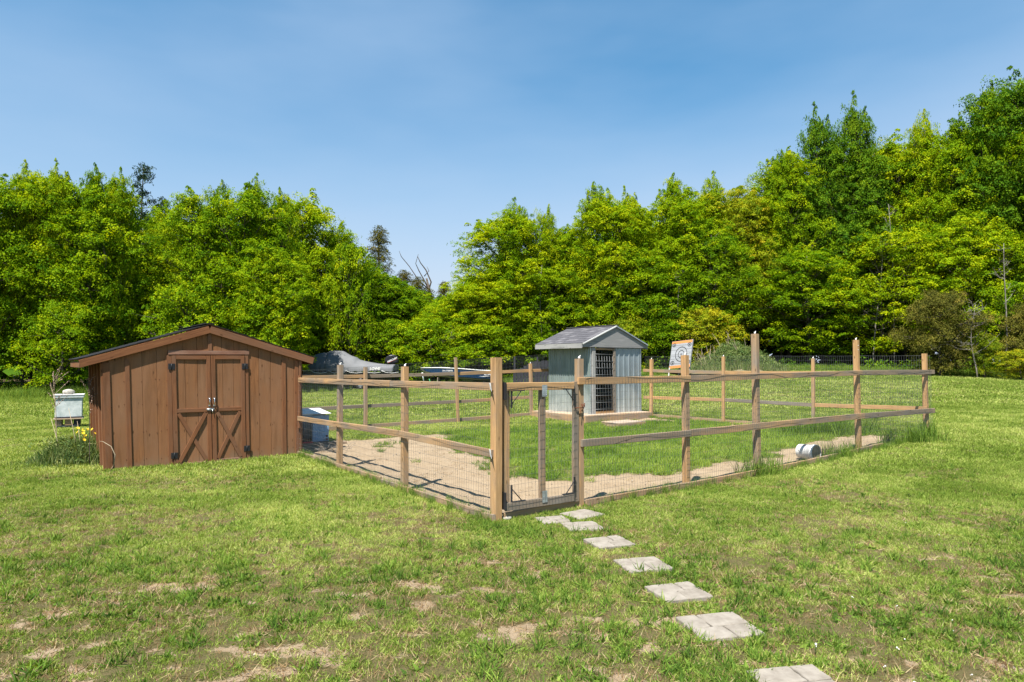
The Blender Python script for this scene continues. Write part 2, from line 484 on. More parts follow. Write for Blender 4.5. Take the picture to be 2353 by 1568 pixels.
def masks(x, y):
    x = np.asarray(x, float); y = np.asarray(y, float)
    t, s = to_pen(x, y)
    inpen = smooth(-0.05, 0.08, t) * smooth(-0.05, 0.08, s) * smooth(PEN_W + 0.05, PEN_W - 0.08, t) * smooth(PEN_D + 0.05, PEN_D - 0.1, s)
    sd = poly_sd(t, s, grass_poly) + (fbm(x * 1.6, y * 1.6, 5) - 0.5) * 0.95 - 0.06
    pg = smooth(-0.12, 0.22, sd)
    # the strip of weeds at the far right corner and tufts by the back curb
    strip = smooth(0.35, 0.1, PEN_W - t + (fbm(x * 2, y * 2, 9) - 0.5) * 1.2)
    tuft = smooth(0.66, 0.72, fbm(x * 1.1, y * 1.1, 21)) * smooth(4.2, 5.5, s)
    pg = np.maximum(pg, np.maximum(strip, tuft))
    bare = inpen * (1 - pg)
    # worn lawn in the foreground
    w = 0.75 * np.exp(-(((x + 1.1) / 2.0) ** 2 + ((y - 4.7) / 1.5) ** 2)) + 0.55 * np.exp(-(((x + 3.0) / 1.6) ** 2 + ((y - 4.0) / 0.9) ** 2)) \
        + 0.42 * np.exp(-(((x - 3.6) / 2.5) ** 2 + ((y - 5.2) / 1.6) ** 2)) + 0.35 * np.exp(-(((x + 4.0) / 0.8) ** 2 + ((y - 8.2) / 0.35) ** 2)) + 0.4 * np.exp(-(((x + 5.2) / 0.9) ** 2 + ((y - 9.0) / 0.2) ** 2))
    w = 0.8 * w + 0.33 * smooth(10.5, 6.5, y) * smooth(7, 4, np.abs(x + 1))
    n = 0.42 * fbm(x * 1.5, y * 2.2, 31, 4) + 0.58 * fbm(x * 4.5, y * 8, 35, 4) + 0.02
    lawnbare = 0.85 * smooth(0.645, 0.76, n + 0.15 * w - 0.035) * np.clip(w * 1.9, 0, 1)
    path = 0.6 * np.exp(-((x - np.interp(y, [3, 4.6, 5.5, 7, 8.5], [1.8, 1.42, 1.3, 0.95, 0.7])) / 0.35) ** 2) * smooth(9, 8, y) * smooth(0.45, 0.65, fbm(x * 4, y * 4, 3))
    lawnbare = np.maximum(lawnbare, 0.5 * path)
    bare = np.maximum(bare, lawnbare * (1 - inpen))
    dry = np.clip(w * 1.2 + 0.9 * smooth(0.48, 0.66, fbm(x * 0.9, y * 0.9, 44, 5)) + 0.6 * smooth(8.0, 4.5, y + .15 * np.abs(x)) + 0.25 * smooth(0.5, 3, x) * smooth(10, 7, y), 0, 1) * (1 - inpen)
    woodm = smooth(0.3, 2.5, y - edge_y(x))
    return bare, dry, woodm, inpen, pg * inpen

# ------------------------------------------------------------------ ground
def axis(lo, hi, step, grow, far):
    a = list(np.arange(lo, hi + 1e-6, step))
    st = step; x = hi
    while x < far[1]: st *= grow; x += st; a.append(x)
    st = step; x = lo; b = []
    while x > far[0]: st *= grow; x -= st; b.append(x)
    return np.array(b[::-1] + a)
gxs = axis(-9, 11, 0.075, 1.06, (-420, 420))
gys = axis(3, 18.5, 0.085, 1.06, (-60, 700))
GX, GY = np.meshgrid(gxs, gys)
bare, dry, woodm, inpen, pengrass = masks(GX, GY)
GZ = gz(GX, GY) + (fbm(GX * 3, GY * 3, 77) - 0.5) * 0.035 * (np.abs(GX) < 25) - 0.012 * bare + inpen * bare * (fbm(GX * 5, GY * 5, 79, 4) - 0.5) * 0.045 + (fbm(GX * 12, GY * 12, 78, 3) - 0.5) * 0.014 * (GY < 22)
V = np.stack([GX, GY, GZ], -1).reshape(-1, 3)
ny, nx = GX.shape
idx = np.arange(ny * nx).reshape(ny, nx)
FL = np.stack([idx[:-1, :-1], idx[:-1, 1:], idx[1:, 1:], idx[1:, :-1]], -1).reshape(-1, 4)
ground = link('ground', mesh_arrays('ground', V, FL, ground_mat(), dict(bare=bare.ravel(), dry=dry.ravel(), wood=woodm.ravel()), True))
tag(ground, 'mown lawn with bare sandy patches around the fenced pen', kind='structure')

# ------------------------------------------------------------------ grass (what nobody could count)
def grass_group(name, mat, nb, radius, width, length, tilt, bend, nvar=4, lenr=(0.6, 1.25)):
    g = bpy.data.node_groups.new(name, 'GeometryNodeTree')
    g.interface.new_socket('Geometry', in_out='INPUT', socket_type='NodeSocketGeometry')
    g.interface.new_socket('Geometry', in_out='OUTPUT', socket_type='NodeSocketGeometry')
    N = NT(g)
    gi = N.n('NodeGroupInput'); go = N.n('NodeGroupOutput')
    grid = N.n('GeometryNodeMeshGrid'); grid.inputs['Size X'].default_value = 1; grid.inputs['Size Y'].default_value = 1
    grid.inputs['Vertices X'].default_value = 2; grid.inputs['Vertices Y'].default_value = 4
    pos = N.n('GeometryNodeInputPosition'); sep = N.n('ShaderNodeSeparateXYZ'); N.l(pos.outputs[0], sep.inputs[0])
    v = N.math('ADD', sep.outputs['Y'], 0.5)
    v2 = N.math('POWER', N.math('MAXIMUM', v, 0.0001), 1.8)
    xx = N.math('MULTIPLY', N.math('MULTIPLY', sep.outputs['X'], width), N.math('SUBTRACT', 1.02, v2))
    yy = N.math('MULTIPLY', v2, bend * length)
    zz = N.math('MULTIPLY', v, length)
    cb = N.n('ShaderNodeCombineXYZ'); N.l(xx, cb.inputs[0]); N.l(yy, cb.inputs[1]); N.l(zz, cb.inputs[2])
    sp = N.n('GeometryNodeSetPosition'); N.l(grid.outputs['Mesh'], sp.inputs['Geometry']); N.l(cb.outputs[0], sp.inputs['Position'])
    sm = N.n('GeometryNodeSetMaterial'); N.l(sp.outputs[0], sm.inputs[0]); sm.inputs['Material'].default_value = mat
    join = N.n('GeometryNodeJoinGeometry')
    for k in range(nvar):
        ci = N.n('GeometryNodeMeshCircle', fill_type='NGON'); ci.inputs['Radius'].default_value = radius; ci.inputs['Vertices'].default_value = 9
        dp = N.n('GeometryNodeDistributePointsOnFaces'); N.l(ci.outputs[0], dp.inputs['Mesh'])
        dp.inputs['Density'].default_value = nb / (math.pi * radius ** 2 * 0.92); dp.inputs['Seed'].default_value = k * 7 + 3
        rt = N.n('FunctionNodeRandomValue', data_type='FLOAT_VECTOR')
        rt.inputs[0].default_value = (-tilt, -tilt, 0); rt.inputs[1].default_value = (tilt, tilt, 6.283); rt.inputs['Seed'].default_value = k + 11
        e2r = N.n('FunctionNodeEulerToRotation'); N.l(rt.outputs[0], e2r.inputs[0])
        rs = N.n('FunctionNodeRandomValue', data_type='FLOAT'); rs.inputs[2].default_value = lenr[0]; rs.inputs[3].default_value = lenr[1]; rs.inputs['Seed'].default_value = k + 23
        ip = N.n('GeometryNodeInstanceOnPoints'); N.l(dp.outputs['Points'], ip.inputs['Points']); N.l(sm.outputs[0], ip.inputs['Instance'])
        N.l(e2r.outputs[0], ip.inputs['Rotation']); N.l(rs.outputs[1], ip.inputs['Scale'])
        sa = N.n('GeometryNodeStoreNamedAttribute', data_type='FLOAT', domain='INSTANCE'); sa.inputs['Name'].default_value = 'br'
        rv = N.n('FunctionNodeRandomValue', data_type='FLOAT'); rv.inputs['Seed'].default_value = k + 31
        N.l(ip.outputs[0], sa.inputs['Geometry']); N.l(rv.outputs[1], sa.inputs['Value'])
        re = N.n('GeometryNodeRealizeInstances'); N.l(sa.outputs[0], re.inputs[0])
        gti = N.n('GeometryNodeGeometryToInstance'); N.l(re.outputs[0], gti.inputs[0])
        N.l(gti.outputs[0], join.inputs[0])
    m2p = N.n('GeometryNodeMeshToPoints'); N.l(gi.outputs[0], m2p.inputs[0])
    ip = N.n('GeometryNodeInstanceOnPoints'); N.l(m2p.outputs[0], ip.inputs['Points']); N.l(join.outputs[0], ip.inputs['Instance'])
    ip.inputs['Pick Instance'].default_value = True
    ar = N.n('GeometryNodeInputNamedAttribute', data_type='FLOAT'); ar.inputs[0].default_value = 'rot'
    asx = N.n('GeometryNodeInputNamedAttribute', data_type='FLOAT'); asx.inputs[0].default_value = 'scl'
    cr = N.n('ShaderNodeCombineXYZ'); N.l(ar.outputs[0], cr.inputs[2])
    e3 = N.n('FunctionNodeEulerToRotation'); N.l(cr.outputs[0], e3.inputs[0]); N.l(e3.outputs[0], ip.inputs['Rotation'])
    N.l(asx.outputs[0], ip.inputs['Scale'])
    N.l(ip.outputs[0], go.inputs[0])
    return g

def scatter(x0, x1, y0, y1, dens):
    n = int((x1 - x0) * (y1 - y0) * dens)
    x = RNG.uniform(x0, x1, n); y = RNG.uniform(y0, y1, n)
    k = (np.abs(x) < y * 0.80 + 2.5)
    return x[k], y[k]

def solid_free(x, y):
    """not under the shed, the coop or its deck"""
    t, s = to_pen(x, y)
    shed = (t > -3.3) & (t < 0.03) & (s > 6.62) & (s < 9.1)
    dx = x - 2.06; dy = y - 18.79
    u = dx * UX + dy * UY; w = -dx * UY + dy * UX
    deck = (u > 0) & (u < 2.66) & (w > 0) & (w < 2.46)
    return ~(shed | deck)

PAVERS = []   # filled below, needed by the grass
def paver_quads():
    # x, y of the centre, turn in degrees
    return [(0.47, 7.70, 18, 0.86), (0.83, 7.98, 36, 1.0), (0.77, 7.41, 13, 0.98), (0.97, 6.76, 20, 1.0), (1.16, 6.01, 15, 1.03),
            (1.30, 5.30, 16, 1.0), (1.41, 4.62, 13, 1.12), (1.60, 3.80, 10, 1.06)]
def off_paver(x, y, m=0.0):
    k = np.ones(x.shape, bool)
    for cx, cy, a, sc in paver_quads():
        ca, sa = math.cos(math.radians(a)), math.sin(math.radians(a))
        u = (x - cx) * ca + (y - cy) * sa; v = -(x - cx) * sa + (y - cy) * ca
        k &= ~((np.abs(u) < 0.2 * sc + m) & (np.abs(v) < 0.18 * sc + m))
    return k

def grass_obj(name, group, x, y, scl, tint, label):
    z = gz(x, y) - 0.004
    me = bpy.data.meshes.new(name)
    me.vertices.add(len(x)); me.vertices.foreach_set('co', np.stack([x, y, z], -1).astype(np.float32).ravel())
    for n_, a in dict(rot=RNG.uniform(0, 6.283, len(x)), scl=scl, tint=tint).items():
        at = me.attributes.new(n_, 'FLOAT', 'POINT'); at.data.foreach_set('value', np.asarray(a, np.float32))
    o = link(name, me)
    md = o.modifiers.new('blades', 'NODES'); md.node_group = group
    tag(o, label, kind='stuff')
    return o

g_lawn = grass_group('lawn_tuft', L_GRASS, 42, 0.075, 0.0068, 0.044, 1.15, 0.5)
g_lawnm = grass_group('lawn_tuft_mid', L_GRASS, 26, 0.13, 0.010, 0.052, 0.85, 0.4)
g_lawnf = grass_group('lawn_tuft_far', L_GRASS, 22, 0.24, 0.022, 0.060, 0.75, 0.3)
g_coarse = grass_group('coarse_tuft', L_LUSH, 24, 0.045, 0.0085, 0.082, 0.95, 0.6)
g_broad = grass_group('broadleaf_tuft', L_LUSH, 13, 0.05, 0.022, 0.050, 1.15, 0.5)
g_straw = grass_group('straw_tuft', L_STRAW, 12, 0.09, 0.0045, 0.070, 1.5, 0.25)
g_lush = grass_group('lush_tuft', L_LUSH, 30, 0.10, 0.008, 0.105, 0.75, 0.6)
g_tall = grass_group('tall_tuft', L_LUSH, 40, 0.16, 0.010, 0.42, 0.33, 0.35)

def tint_at(x, y):
    bare, dry, woodm, inpen, pg = masks(x, y)
    big = fbm(x * 0.35, y * 0.35, 55, 4)
    mid_ = fbm(x * 1.7, y * 1.7, 56, 4)
    # left and middle lawn are fresher, the near right drier
    fresh = np.exp(-(((x + 3) / 3.5) ** 2 + ((y - 8.3) / 2.0) ** 2))
    return bare, dry, woodm, inpen, pg, np.clip(0.42 + 0.12 * fresh - 0.22 * smooth(8.0, 4.5, y) + (mid_ - 0.5) * 1.3 + (big - 0.5) * 0.8 + RNG.uniform(-0.22, 0.22, len(x)), 0, 1)

x, y = scatter(-11, 11, 2.6, 11.0, 420)
b_, d_, w_, ip_, pg_, ti = tint_at(x, y)
keep = (RNG.uniform(0, 1, len(x)) > b_ * 1.05) & (ip_ < 0.5) & off_paver(x, y, -0.022) & solid_free(x, y) & (RNG.uniform(0, 1, len(x)) > d_ * 0.45)
x, y, ti, d_, b_ = x[keep], y[keep], ti[keep], d_[keep], b_[keep]
grass_obj('lawn_grass', g_lawn, x, y, RNG.uniform(0.6, 1.15, len(x)) * (1 - 0.25 * d_), np.clip(ti + 0.25 * d_ * RNG.uniform(-0.5, 1, len(x)), 0, 1), 'short mown grass in the near lawn')
x, y = scatter(-11, 11, 2.6, 11, 60)
b_, d_, w_, ip_, pg_, ti = tint_at(x, y)
cl = smooth(0.46, 0.62, fbm(x * 1.3, y * 1.3, 91))
keep = (RNG.uniform(0, 1, len(x)) < 0.15 + 0.85 * cl) & (ip_ < 0.5) & off_paver(x, y, -0.012) & solid_free(x, y) & (b_ < 0.5)
x, y, ti = x[keep], y[keep], ti[keep]
grass_obj('clover', g_broad, x, y, RNG.uniform(0.45, 1.05, len(x)), np.clip(ti * 0.8 + RNG.uniform(-0.2, 0.2, len(x)), 0, 1), 'low broad leaved clover and weeds among the near grass')
x, y = scatter(-8, 8, 2.6, 8.5, 60)
b_, d_, w_, ip_, pg_, ti = tint_at(x, y)
keep = (fbm(x * 2.3, y * 2.3, 71) > .47) & (b_ < .45) & (ip_ < 0.5) & off_paver(x, y, -0.01) & solid_free(x, y) & (RNG.uniform(0, 1, len(x)) < .2 + smooth(8.5, 5, y))
x, y, ti = x[keep], y[keep], ti[keep]
grass_obj('coarse_grass', g_coarse, x, y, RNG.uniform(0.55, 1.15, len(x)), np.clip(ti - .05, 0, 1), 'coarse darker grass clumps standing out of the near lawn')
x, y = scatter(-11, 11, 2.6, 11, 210)
b_, d_, w_, ip_, pg_, ti = tint_at(x, y)
keep = (RNG.uniform(0, 1, len(x)) < 0.14 + 0.8 * d_ + 0.2 * b_ * (1 - ip_)) & (ip_ < 0.5) & off_paver(x, y, 0.02) & solid_free(x, y)
x, y = x[keep], y[keep]
grass_obj('dead_grass', g_straw, x, y, RNG.uniform(0.4, 1.0, len(x)), RNG.uniform(0, 1, len(x)) ** 1.3, 'dead clippings and straw lying on the near lawn')
x, y = scatter(-17, 17, 10.6, 21, 110)
b_, d_, w_, ip_, pg_, ti = tint_at(x, y)
keep = (RNG.uniform(0, 1, len(x)) > b_) & (ip_ < 0.5) & solid_free(x, y)
x, y, ti, d_ = x[keep], y[keep], ti[keep], d_[keep]
grass_obj('middle_lawn_grass', g_lawnm, x, y, RNG.uniform(0.7, 1.2, len(x)), np.clip(ti + 0.1, 0, 1), 'short mown grass beside and behind the pen')
x, y = scatter(-34, 34, 20.5, 41, 32)
b_, d_, w_, ip_, pg_, ti = tint_at(x, y)
keep = (RNG.uniform(0, 1, len(x)) > b_) & (ip_ < 0.5) & (w_ < 0.5)
x, y, ti = x[keep], y[keep], ti[keep]
grass_obj('far_lawn_grass', g_lawnf, x, y, RNG.uniform(0.7, 1.2, len(x)), np.clip(ti + 0.12, 0, 1), 'mown field grass reaching to the wood')
# lush grass inside the pen
tt = RNG.uniform(0, PEN_W, 14000); ss = RNG.uniform(0, PEN_D, 14000)
x, y = pen(tt, ss)
b_, d_, w_, ip_, pg_, ti = tint_at(x, y)
keep = (RNG.uniform(0, 1, len(x)) < pg_ * (.35 + .65 * smooth(.36, .56, fbm(x * 2.6, y * 2.6, 63)))) & solid_free(x, y)
x, y, ti = x[keep], y[keep], ti[keep]
grass_obj('pen_grass', g_lush, x, y, RNG.uniform(0.4, 1.15, len(x)) * (0.45 + 1.0 * fbm(x * 2.2, y * 2.2, 61)), np.clip(ti * 1.3 + 0.02, 0, 1), 'lush uncut grass growing in the middle of the pen')
# straw and wood litter on the pen dirt
tt = RNG.uniform(0.1, PEN_W - .1, 5200); ss = RNG.uniform(0.1, PEN_D - .1, 5200)
x, y = pen(tt, ss)
b_, d_, w_, ip_, pg_, ti = tint_at(x, y)
keep = (RNG.uniform(0, 1, len(x)) < 0.55) & (fbm(x * 1.5, y * 1.5, 12) > 0.47) & (b_ > 0.6) & solid_free(x, y)
grass_obj('pen_litter', g_straw, x[keep], y[keep], RNG.uniform(0.25, 0.6, keep.sum()), RNG.uniform(0, 0.8, keep.sum()), 'scraps of straw scattered on the bare dirt of the pen')

# pebbles and clods on the bare dirt
def pebbles():
    tt = RNG.uniform(0.1, PEN_W - .1, 2600); ss = RNG.uniform(0.1, PEN_D - .1, 2600)
    x, y = pen(tt, ss); x = np.r_[x, RNG.uniform(-4.5, 3, 900)]; y = np.r_[y, RNG.uniform(3.4, 6.5, 900)]
    b_ = masks(x, y)[0]; k = b_ > .55; x, y = x[k], y[k]; n = len(x)
    r = RNG.uniform(.003, .013, n) * np.where(RNG.uniform(0, 1, n) > .93, 1.8, 1)
    oc = np.array([(1, 0, 0), (0, 1, 0), (-1, 0, 0), (0, -1, 0), (0, 0, .8), (0, 0, -.6)], float)
    V = np.stack([x, y, gz(x, y) + r * .2], -1)[:, None, :] + oc[None] * r[:, None, None] * RNG.uniform(.6, 1.3, (n, 6, 1))
    f = np.array([(0, 1, 4), (1, 2, 4), (2, 3, 4), (3, 0, 4), (1, 0, 5), (2, 1, 5), (3, 2, 5), (0, 3, 5)])
    F = (np.arange(n)[:, None, None] * 6 + f[None]).reshape(-1, 3)
    return mesh_arrays('pebbles', V.reshape(-1, 3), F, plain('pebble', (.36, .30, .23), .95, 0, .5, 3))
tag(link('pebbles', pebbles()), 'small pebbles and clods lying on the bare dirt', kind='stuff')

# taller grass: at the pen's right corner, along the curbs, along the wood
def gauss(n, cx, cy, sx, sy): return RNG.normal(cx, sx, n), RNG.normal(cy, sy, n)
def tall_patch(xs, ys, sc, ti, name, label):
    k = solid_free(xs, ys)
    grass_obj(name, g_tall, xs[k], ys[k], np.broadcast_to(sc, xs.shape)[k] * RNG.uniform(0.6, 1.15, k.sum()), np.clip(ti + RNG.uniform(-0.25, 0.25, k.sum()), 0, 1), label)
cx_, cy_ = pixg(2085, 1020, 0.2); x1, y1 = gauss(16, cx_ + .0, cy_ + 0.1, 0.30, 0.12)
cx2, cy2 = pixg(2128, 1005, 0.25); x2, y2 = gauss(5, cx2, cy2, 0.12, 0.12)
tall_patch(np.r_[x1, x2], np.r_[y1, y2], 0.85, 0.2, 'corner_grass', 'tall dark grass tufts at the right hand corner of the pen')
cx_, cy_ = pixg(1905, 1000, 0.2); x1, y1 = gauss(46, cx_, cy_ + 0.2, 0.42, 0.25)
tall_patch(x1, y1, 0.95, 0.2, 'post_grass', 'tall grass tuft inside the pen near its far right corner')
tt = np.r_[RNG.uniform(1.5, 11, 190), RNG.normal(0, .05, 150), RNG.normal(5.05, 0.2, 14), RNG.normal(7.4, 0.3, 14)]
ss = np.r_[RNG.normal(-0.10, 0.05, 190), RNG.uniform(0.0, 6.5, 150), RNG.normal(-.08, 0.08, 14), RNG.normal(-0.05, 0.08, 14)]
tt[190:340] -= 0.08
x1, y1 = pen(tt, ss)
tall_patch(x1, y1, np.r_[np.full(190, .33), np.full(150, .30), np.full(14, .75), np.full(14, .7)], 0.3, 'curb_grass', 'uncut grass sprouting along the wooden curb of the pen')
n = 5200
x1 = RNG.uniform(-34, 36, n); y1 = edge_y(x1) + RNG.uniform(-0.2, 2.2, n)
sc = np.where(x1 < -11, 1.15, 0.85)
tall_patch(x1, y1, sc, 0.55, 'wood_edge_grass', 'tall unmown grass along the foot of the wood')
n = 700
x1 = RNG.uniform(-26, -9, n); y1 = edge_y(x1) - RNG.uniform(0.0, 3.6, n)
tall_patch(x1, y1, 0.55, 0.75, 'meadow_grass', 'unmown strip of pale meadow grass left of the shed')

# ------------------------------------------------------------------ pavers
def rough_slab(x0, x1, y0, y1, h, seed, cut=None):
    r = random.Random(seed)
    def edge(a, b, n):
        return [(a[0] + (b[0] - a[0]) * i / n + r.uniform(-.005, .005), a[1] + (b[1] - a[1]) * i / n + r.uniform(-.003, .003)) for i in range(n)]
    P = edge((x0 + .006, y0), (x1 - .004, y0 + .002), 6) + edge((x1, y0 + .006), (x1 - .002, y1 - .005), 5) + edge((x1 - .006, y1), (x0 + .004, y1), 6) + edge((x0, y1 - .005), (x0 + .001, y0 + .005), 5)
    n = len(P); cx, cy = (x0 + x1) / 2, (y0 + y1) / 2
    mb = MB()
    lo = [(a, b, -0.03) for a, b in P]; md = [(a, b, h - 0.005) for a, b in P]
    hi = [(cx + (a - cx) * 0.965, cy + (b - cy) * 0.96, h + r.uniform(-.001, .0015)) for a, b in P]
    vs = lo + md + hi + [(cx, cy, h + .001)]
    fs = []
    for i in range(n):
        j = (i + 1) % n
        fs += [(i, j, n + j, n + i), (n + i, n + j, 2 * n + j, 2 * n + i), (2 * n + i, 2 * n + j, 3 * n)]
    return mb.add(vs, fs)
plab = ['smallest, grass grown patterned slab at the foot of the gate, left of two', 'patterned stone slab right at the gate threshold, turned askew',
        'patterned stone slab just below the two at the gate', 'stone slab second nearest below the gate cluster, four pale stones',
        'stone slab in the middle of the stepping path, grass lapping its near edge', 'stone slab third from the bottom of the stepping path',
        'large stepping slab with a notched right corner, second from the bottom edge', 'nearest stepping slab cut off by the bottom edge of the picture']
plab[3] = 'stepping slab at the upper middle of the path, next after the three slabs by the gate'
for i, (cx, cy, a, sc) in enumerate(paver_quads()):
    z = gzf(cx, cy)
    t = thing('paving_slab', plab[i], 'paving slab', (cx, cy, z + 0.004), math.radians(a), 'stepping slabs leading to the pen gate')
    g = 0.0035; W = 0.2 * sc; D = 0.18 * sc
    ym = random.uniform(-0.02, 0.02)
    xa = W * (0.30 if i % 2 else -0.28); xb = W * (-0.05 if i % 2 else 0.1)
    for (a0, a1, b0, b1) in [(-W, xa - g, ym + g, D), (xa + g, W, ym + g, D), (-W, xb - g, -D, ym - g), (xb + g, W, -D, ym - g)]:
        rough_slab(a0, a1, b0, b1, 0.016 + random.uniform(0, .004), random.random()).build('stone', M_STONE, t)
rk = thing('rock', 'small pale rock in the grass beside the corner post', 'rock', (*pixg(1162, 1188, 0.03), 0.02))

def blob(rx, ry, rz, seed, n=10, m=7, rough=0.15):
    r = random.Random(seed); mb = MB(); vs = []
    for i in range(m + 1):
        th = math.pi * i / m
        for k in range(n):
            ph = 2 * math.pi * k / n
            q = 1 + r.uniform(-rough, rough)
            vs.append((rx * math.sin(th) * math.cos(ph) * q, ry * math.sin(th) * math.sin(ph) * q, rz * math.cos(th) * (1 + r.uniform(-rough, rough) * .5)))
    fs = [(i * n + k, (i + 1) * n + k, (i + 1) * n + (k + 1) % n, i * n + (k + 1) % n) for i in range(m) for k in range(n)]
    return mb.add(vs, fs, True)
blob(0.07, 0.05, 0.035, 3).build('stone', M_ROCK, rk)
rk.location.z = gzf(rk.location.x, rk.location.y) + .01

# ------------------------------------------------------------------ dandelions
def dandelion(px, py, first=[None]):
    x, y = pixg(px, py, 0.09)
    return x, y
dmb = MB(); 
def dandy_mesh():
    mb = blob(0.007, 0.007, 0.007, 5, 8, 6, 0.1); r_ = random.Random(4)
    for k in range(150):
        u = r_.uniform(-1, 1); a = r_.uniform(0, 6.283); q = math.sqrt(1 - u * u); d = Vector((q * math.cos(a), q * math.sin(a), u)); L = r_.uniform(.015, .021)
        e = d.cross(Vector((r_.uniform(-1, 1), r_.uniform(-1, 1), .3))).normalized() * .0032; f_ = d.cross(e).normalized() * .0032
        mb.add([d * .004, d * L + e, d * L - e * .6 + f_, d * L - e * .6 - f_], [(0, 1, 2), (0, 2, 3), (0, 3, 1), (1, 3, 2)]); return mb.mesh('seed_head', None)
DH = dandy_mesh()
M_PUFF = plain('dandelion_fluff', (0.72, 0.71, 0.66), 0.95, 0, .35, 90)
DS = MB().tube([(0, 0, 0), (0.004, 0, 0.03), (0, 0.003, 0.055)], 0.0022, 5).mesh('stem', L_BUSH)
spots = [(375, 1210), (1100, 1220), (1105, 835), (1480, 218), (1600, 950), (1175, 1130), (2095, 850), (1185, 115), (965, 1540), (1255, 1545), (700, 760), (1775, 1430), (1000, 1365), (1600, 1040)]
dl = ['white dandelion clock just right of the notched stepping slab', 'large ragged white dandelion clock right of the nearest stepping slab', 'white dandelion clock alone in mid lawn right of the path', 'farthest clear dandelion clock on the right lawn',
      'white dandelion clock on the right lawn, upper of a close pair', 'tiny white dandelion clock above the large ragged one', 'white dandelion clock close to the right edge of the picture', 'tiny far dandelion clock right of the path near the pen curb',
      'big dandelion clock at the bottom edge beside the nearest slab', 'dandelion clock at the bottom edge, right hand one of two', 'tiny dandelion clock between the path and the lone mid lawn one', 'dandelion clock in the lower right lawn near the straw', 'half hidden dandelion clock just above the bottom edge pair', 'white dandelion clock on the right lawn, lower of a close pair']
for (zx, zy), lb in zip(spots, dl):
    x, y = pixg((2900 + zx / 2.38) / 1.632, (1900 + zy / 2.38) / 1.632, 0.08)
    t = thing('dandelion', lb, 'dandelion', (x, y, gzf(x, y)), random.uniform(0, 6), 'dandelion clocks on the lawn')
    h = random.uniform(0.75, 1.1); t.scale = (h, h, h)
    big = (zy > 1100 and zy < 1250 and zx != 1175) or zy > 1500
    if not big: t.scale = (h * .65,) * 3
    DH.materials.clear(); DH.materials.append(M_PUFF)
    link('stem', DS, t); link('seed_head', DH, t, Matrix.Translation((0, 0.003, 0.062)))

# ------------------------------------------------------------------ wire
def wire_panel(x0, x1, z0f, z1f, y, seed, dx=0.0508, dz=0.1016, r=0.0014, wav=0.008):
    """welded wire: uprights every 5 cm, line wires every 10 cm; z0f, z1f are functions of x"""
    rn = random.Random(seed)
    ph = [rn.uniform(0, 6.28) for _ in range(4)]
    def off(x, z): return wav * (math.sin(x * 2.1 + ph[0] + z * 2) + 0.6 * math.sin(x * 5.3 + ph[1] - z * 4) + 0.4 * math.sin(z * 9 + ph[2]))
    def sx(x, z): return 0.006 * math.sin(z * 7 + x * 3 + ph[3])
    V_, F_ = [], []
    def tri_tube(pts, r):
        b = len(V_)
        for i, p in enumerate(pts):
            q = pts[min(i + 1, len(pts) - 1)]; o = pts[max(i - 1, 0)]
            vert = abs(q[2] - o[2]) > abs(q[0] - o[0])
            for k in range(3):
                a = 2.094 * k + 0.5
                if vert: V_.append((p[0] + r * math.cos(a), p[1] + r * math.sin(a), p[2]))
                else: V_.append((p[0], p[1] + r * math.cos(a), p[2] + r * math.sin(a)))
        for i in range(len(pts) - 1):
            for k in range(3):
                F_.append((b + i * 3 + k, b + i * 3 + (k + 1) % 3, b + i * 3 + 3 + (k + 1) % 3, b + i * 3 + 3 + k))
    n = int((x1 - x0) / dx)
    for i in range(n + 1):
        x = x0 + i * dx; a, b_ = z0f(x), z1f(x)
        m = 5
        tri_tube([(x + sx(x, a + (b_ - a) * k / m), y + off(x, a + (b_ - a) * k / m), a + (b_ - a) * k / m) for k in range(m + 1)], r)
    zmax = max(z1f(x0), z1f(x1)); zmin = min(z0f(x0), z0f(x1))
    nz = int((zmax - zmin) / dz); m = max(6, int((x1 - x0) / 0.22))
    for j in range(nz + 1):
        pts = []
        for k in range(m + 1):
            x = x0 + (x1 - x0) * k / m
            z = z1f(x) - j * dz
            if z < z0f(x) - 0.02: continue
            z += 0.004 * math.sin(x * 6 + j)
            pts.append((x, y + off(x, z) - 0.002, z))
        if len(pts) > 1: tri_tube(pts, r * (1.5 if j == 0 else 1))
    return mesh_arrays('wire_mesh', V_, F_, M_WIRE)

def insulator(parent, x, y, z, s=1.0):
    mb = MB().tube([(0, 0, 0), (0, 0, 0.018), (0.004, 0, 0.03)], [0.012, 0.016, 0.010], 8)
    mb.tube([(0, 0, 0.026), (0.018, -0.006, 0.046)], [0.009, 0.005], 6)
    return mb.build('insulator', M_WHITE, parent, Matrix.Translation((x, y, z)) @ Matrix.Scale(s, 4))

PW = 0.089
def post(parent, x, y, z0, z1, mat=M_POST, w=PW, lean=(0, 0), knob=True):
    o = board('post', (x, y, z0 - 0.15), (x + lean[0], y + lean[1], z1), w, w, mat, parent, seg=5, jit=0.001)
    if knob: insulator(parent, x + lean[0], y + lean[1], z1 - 0.002)
    return o

CZ = 0.0
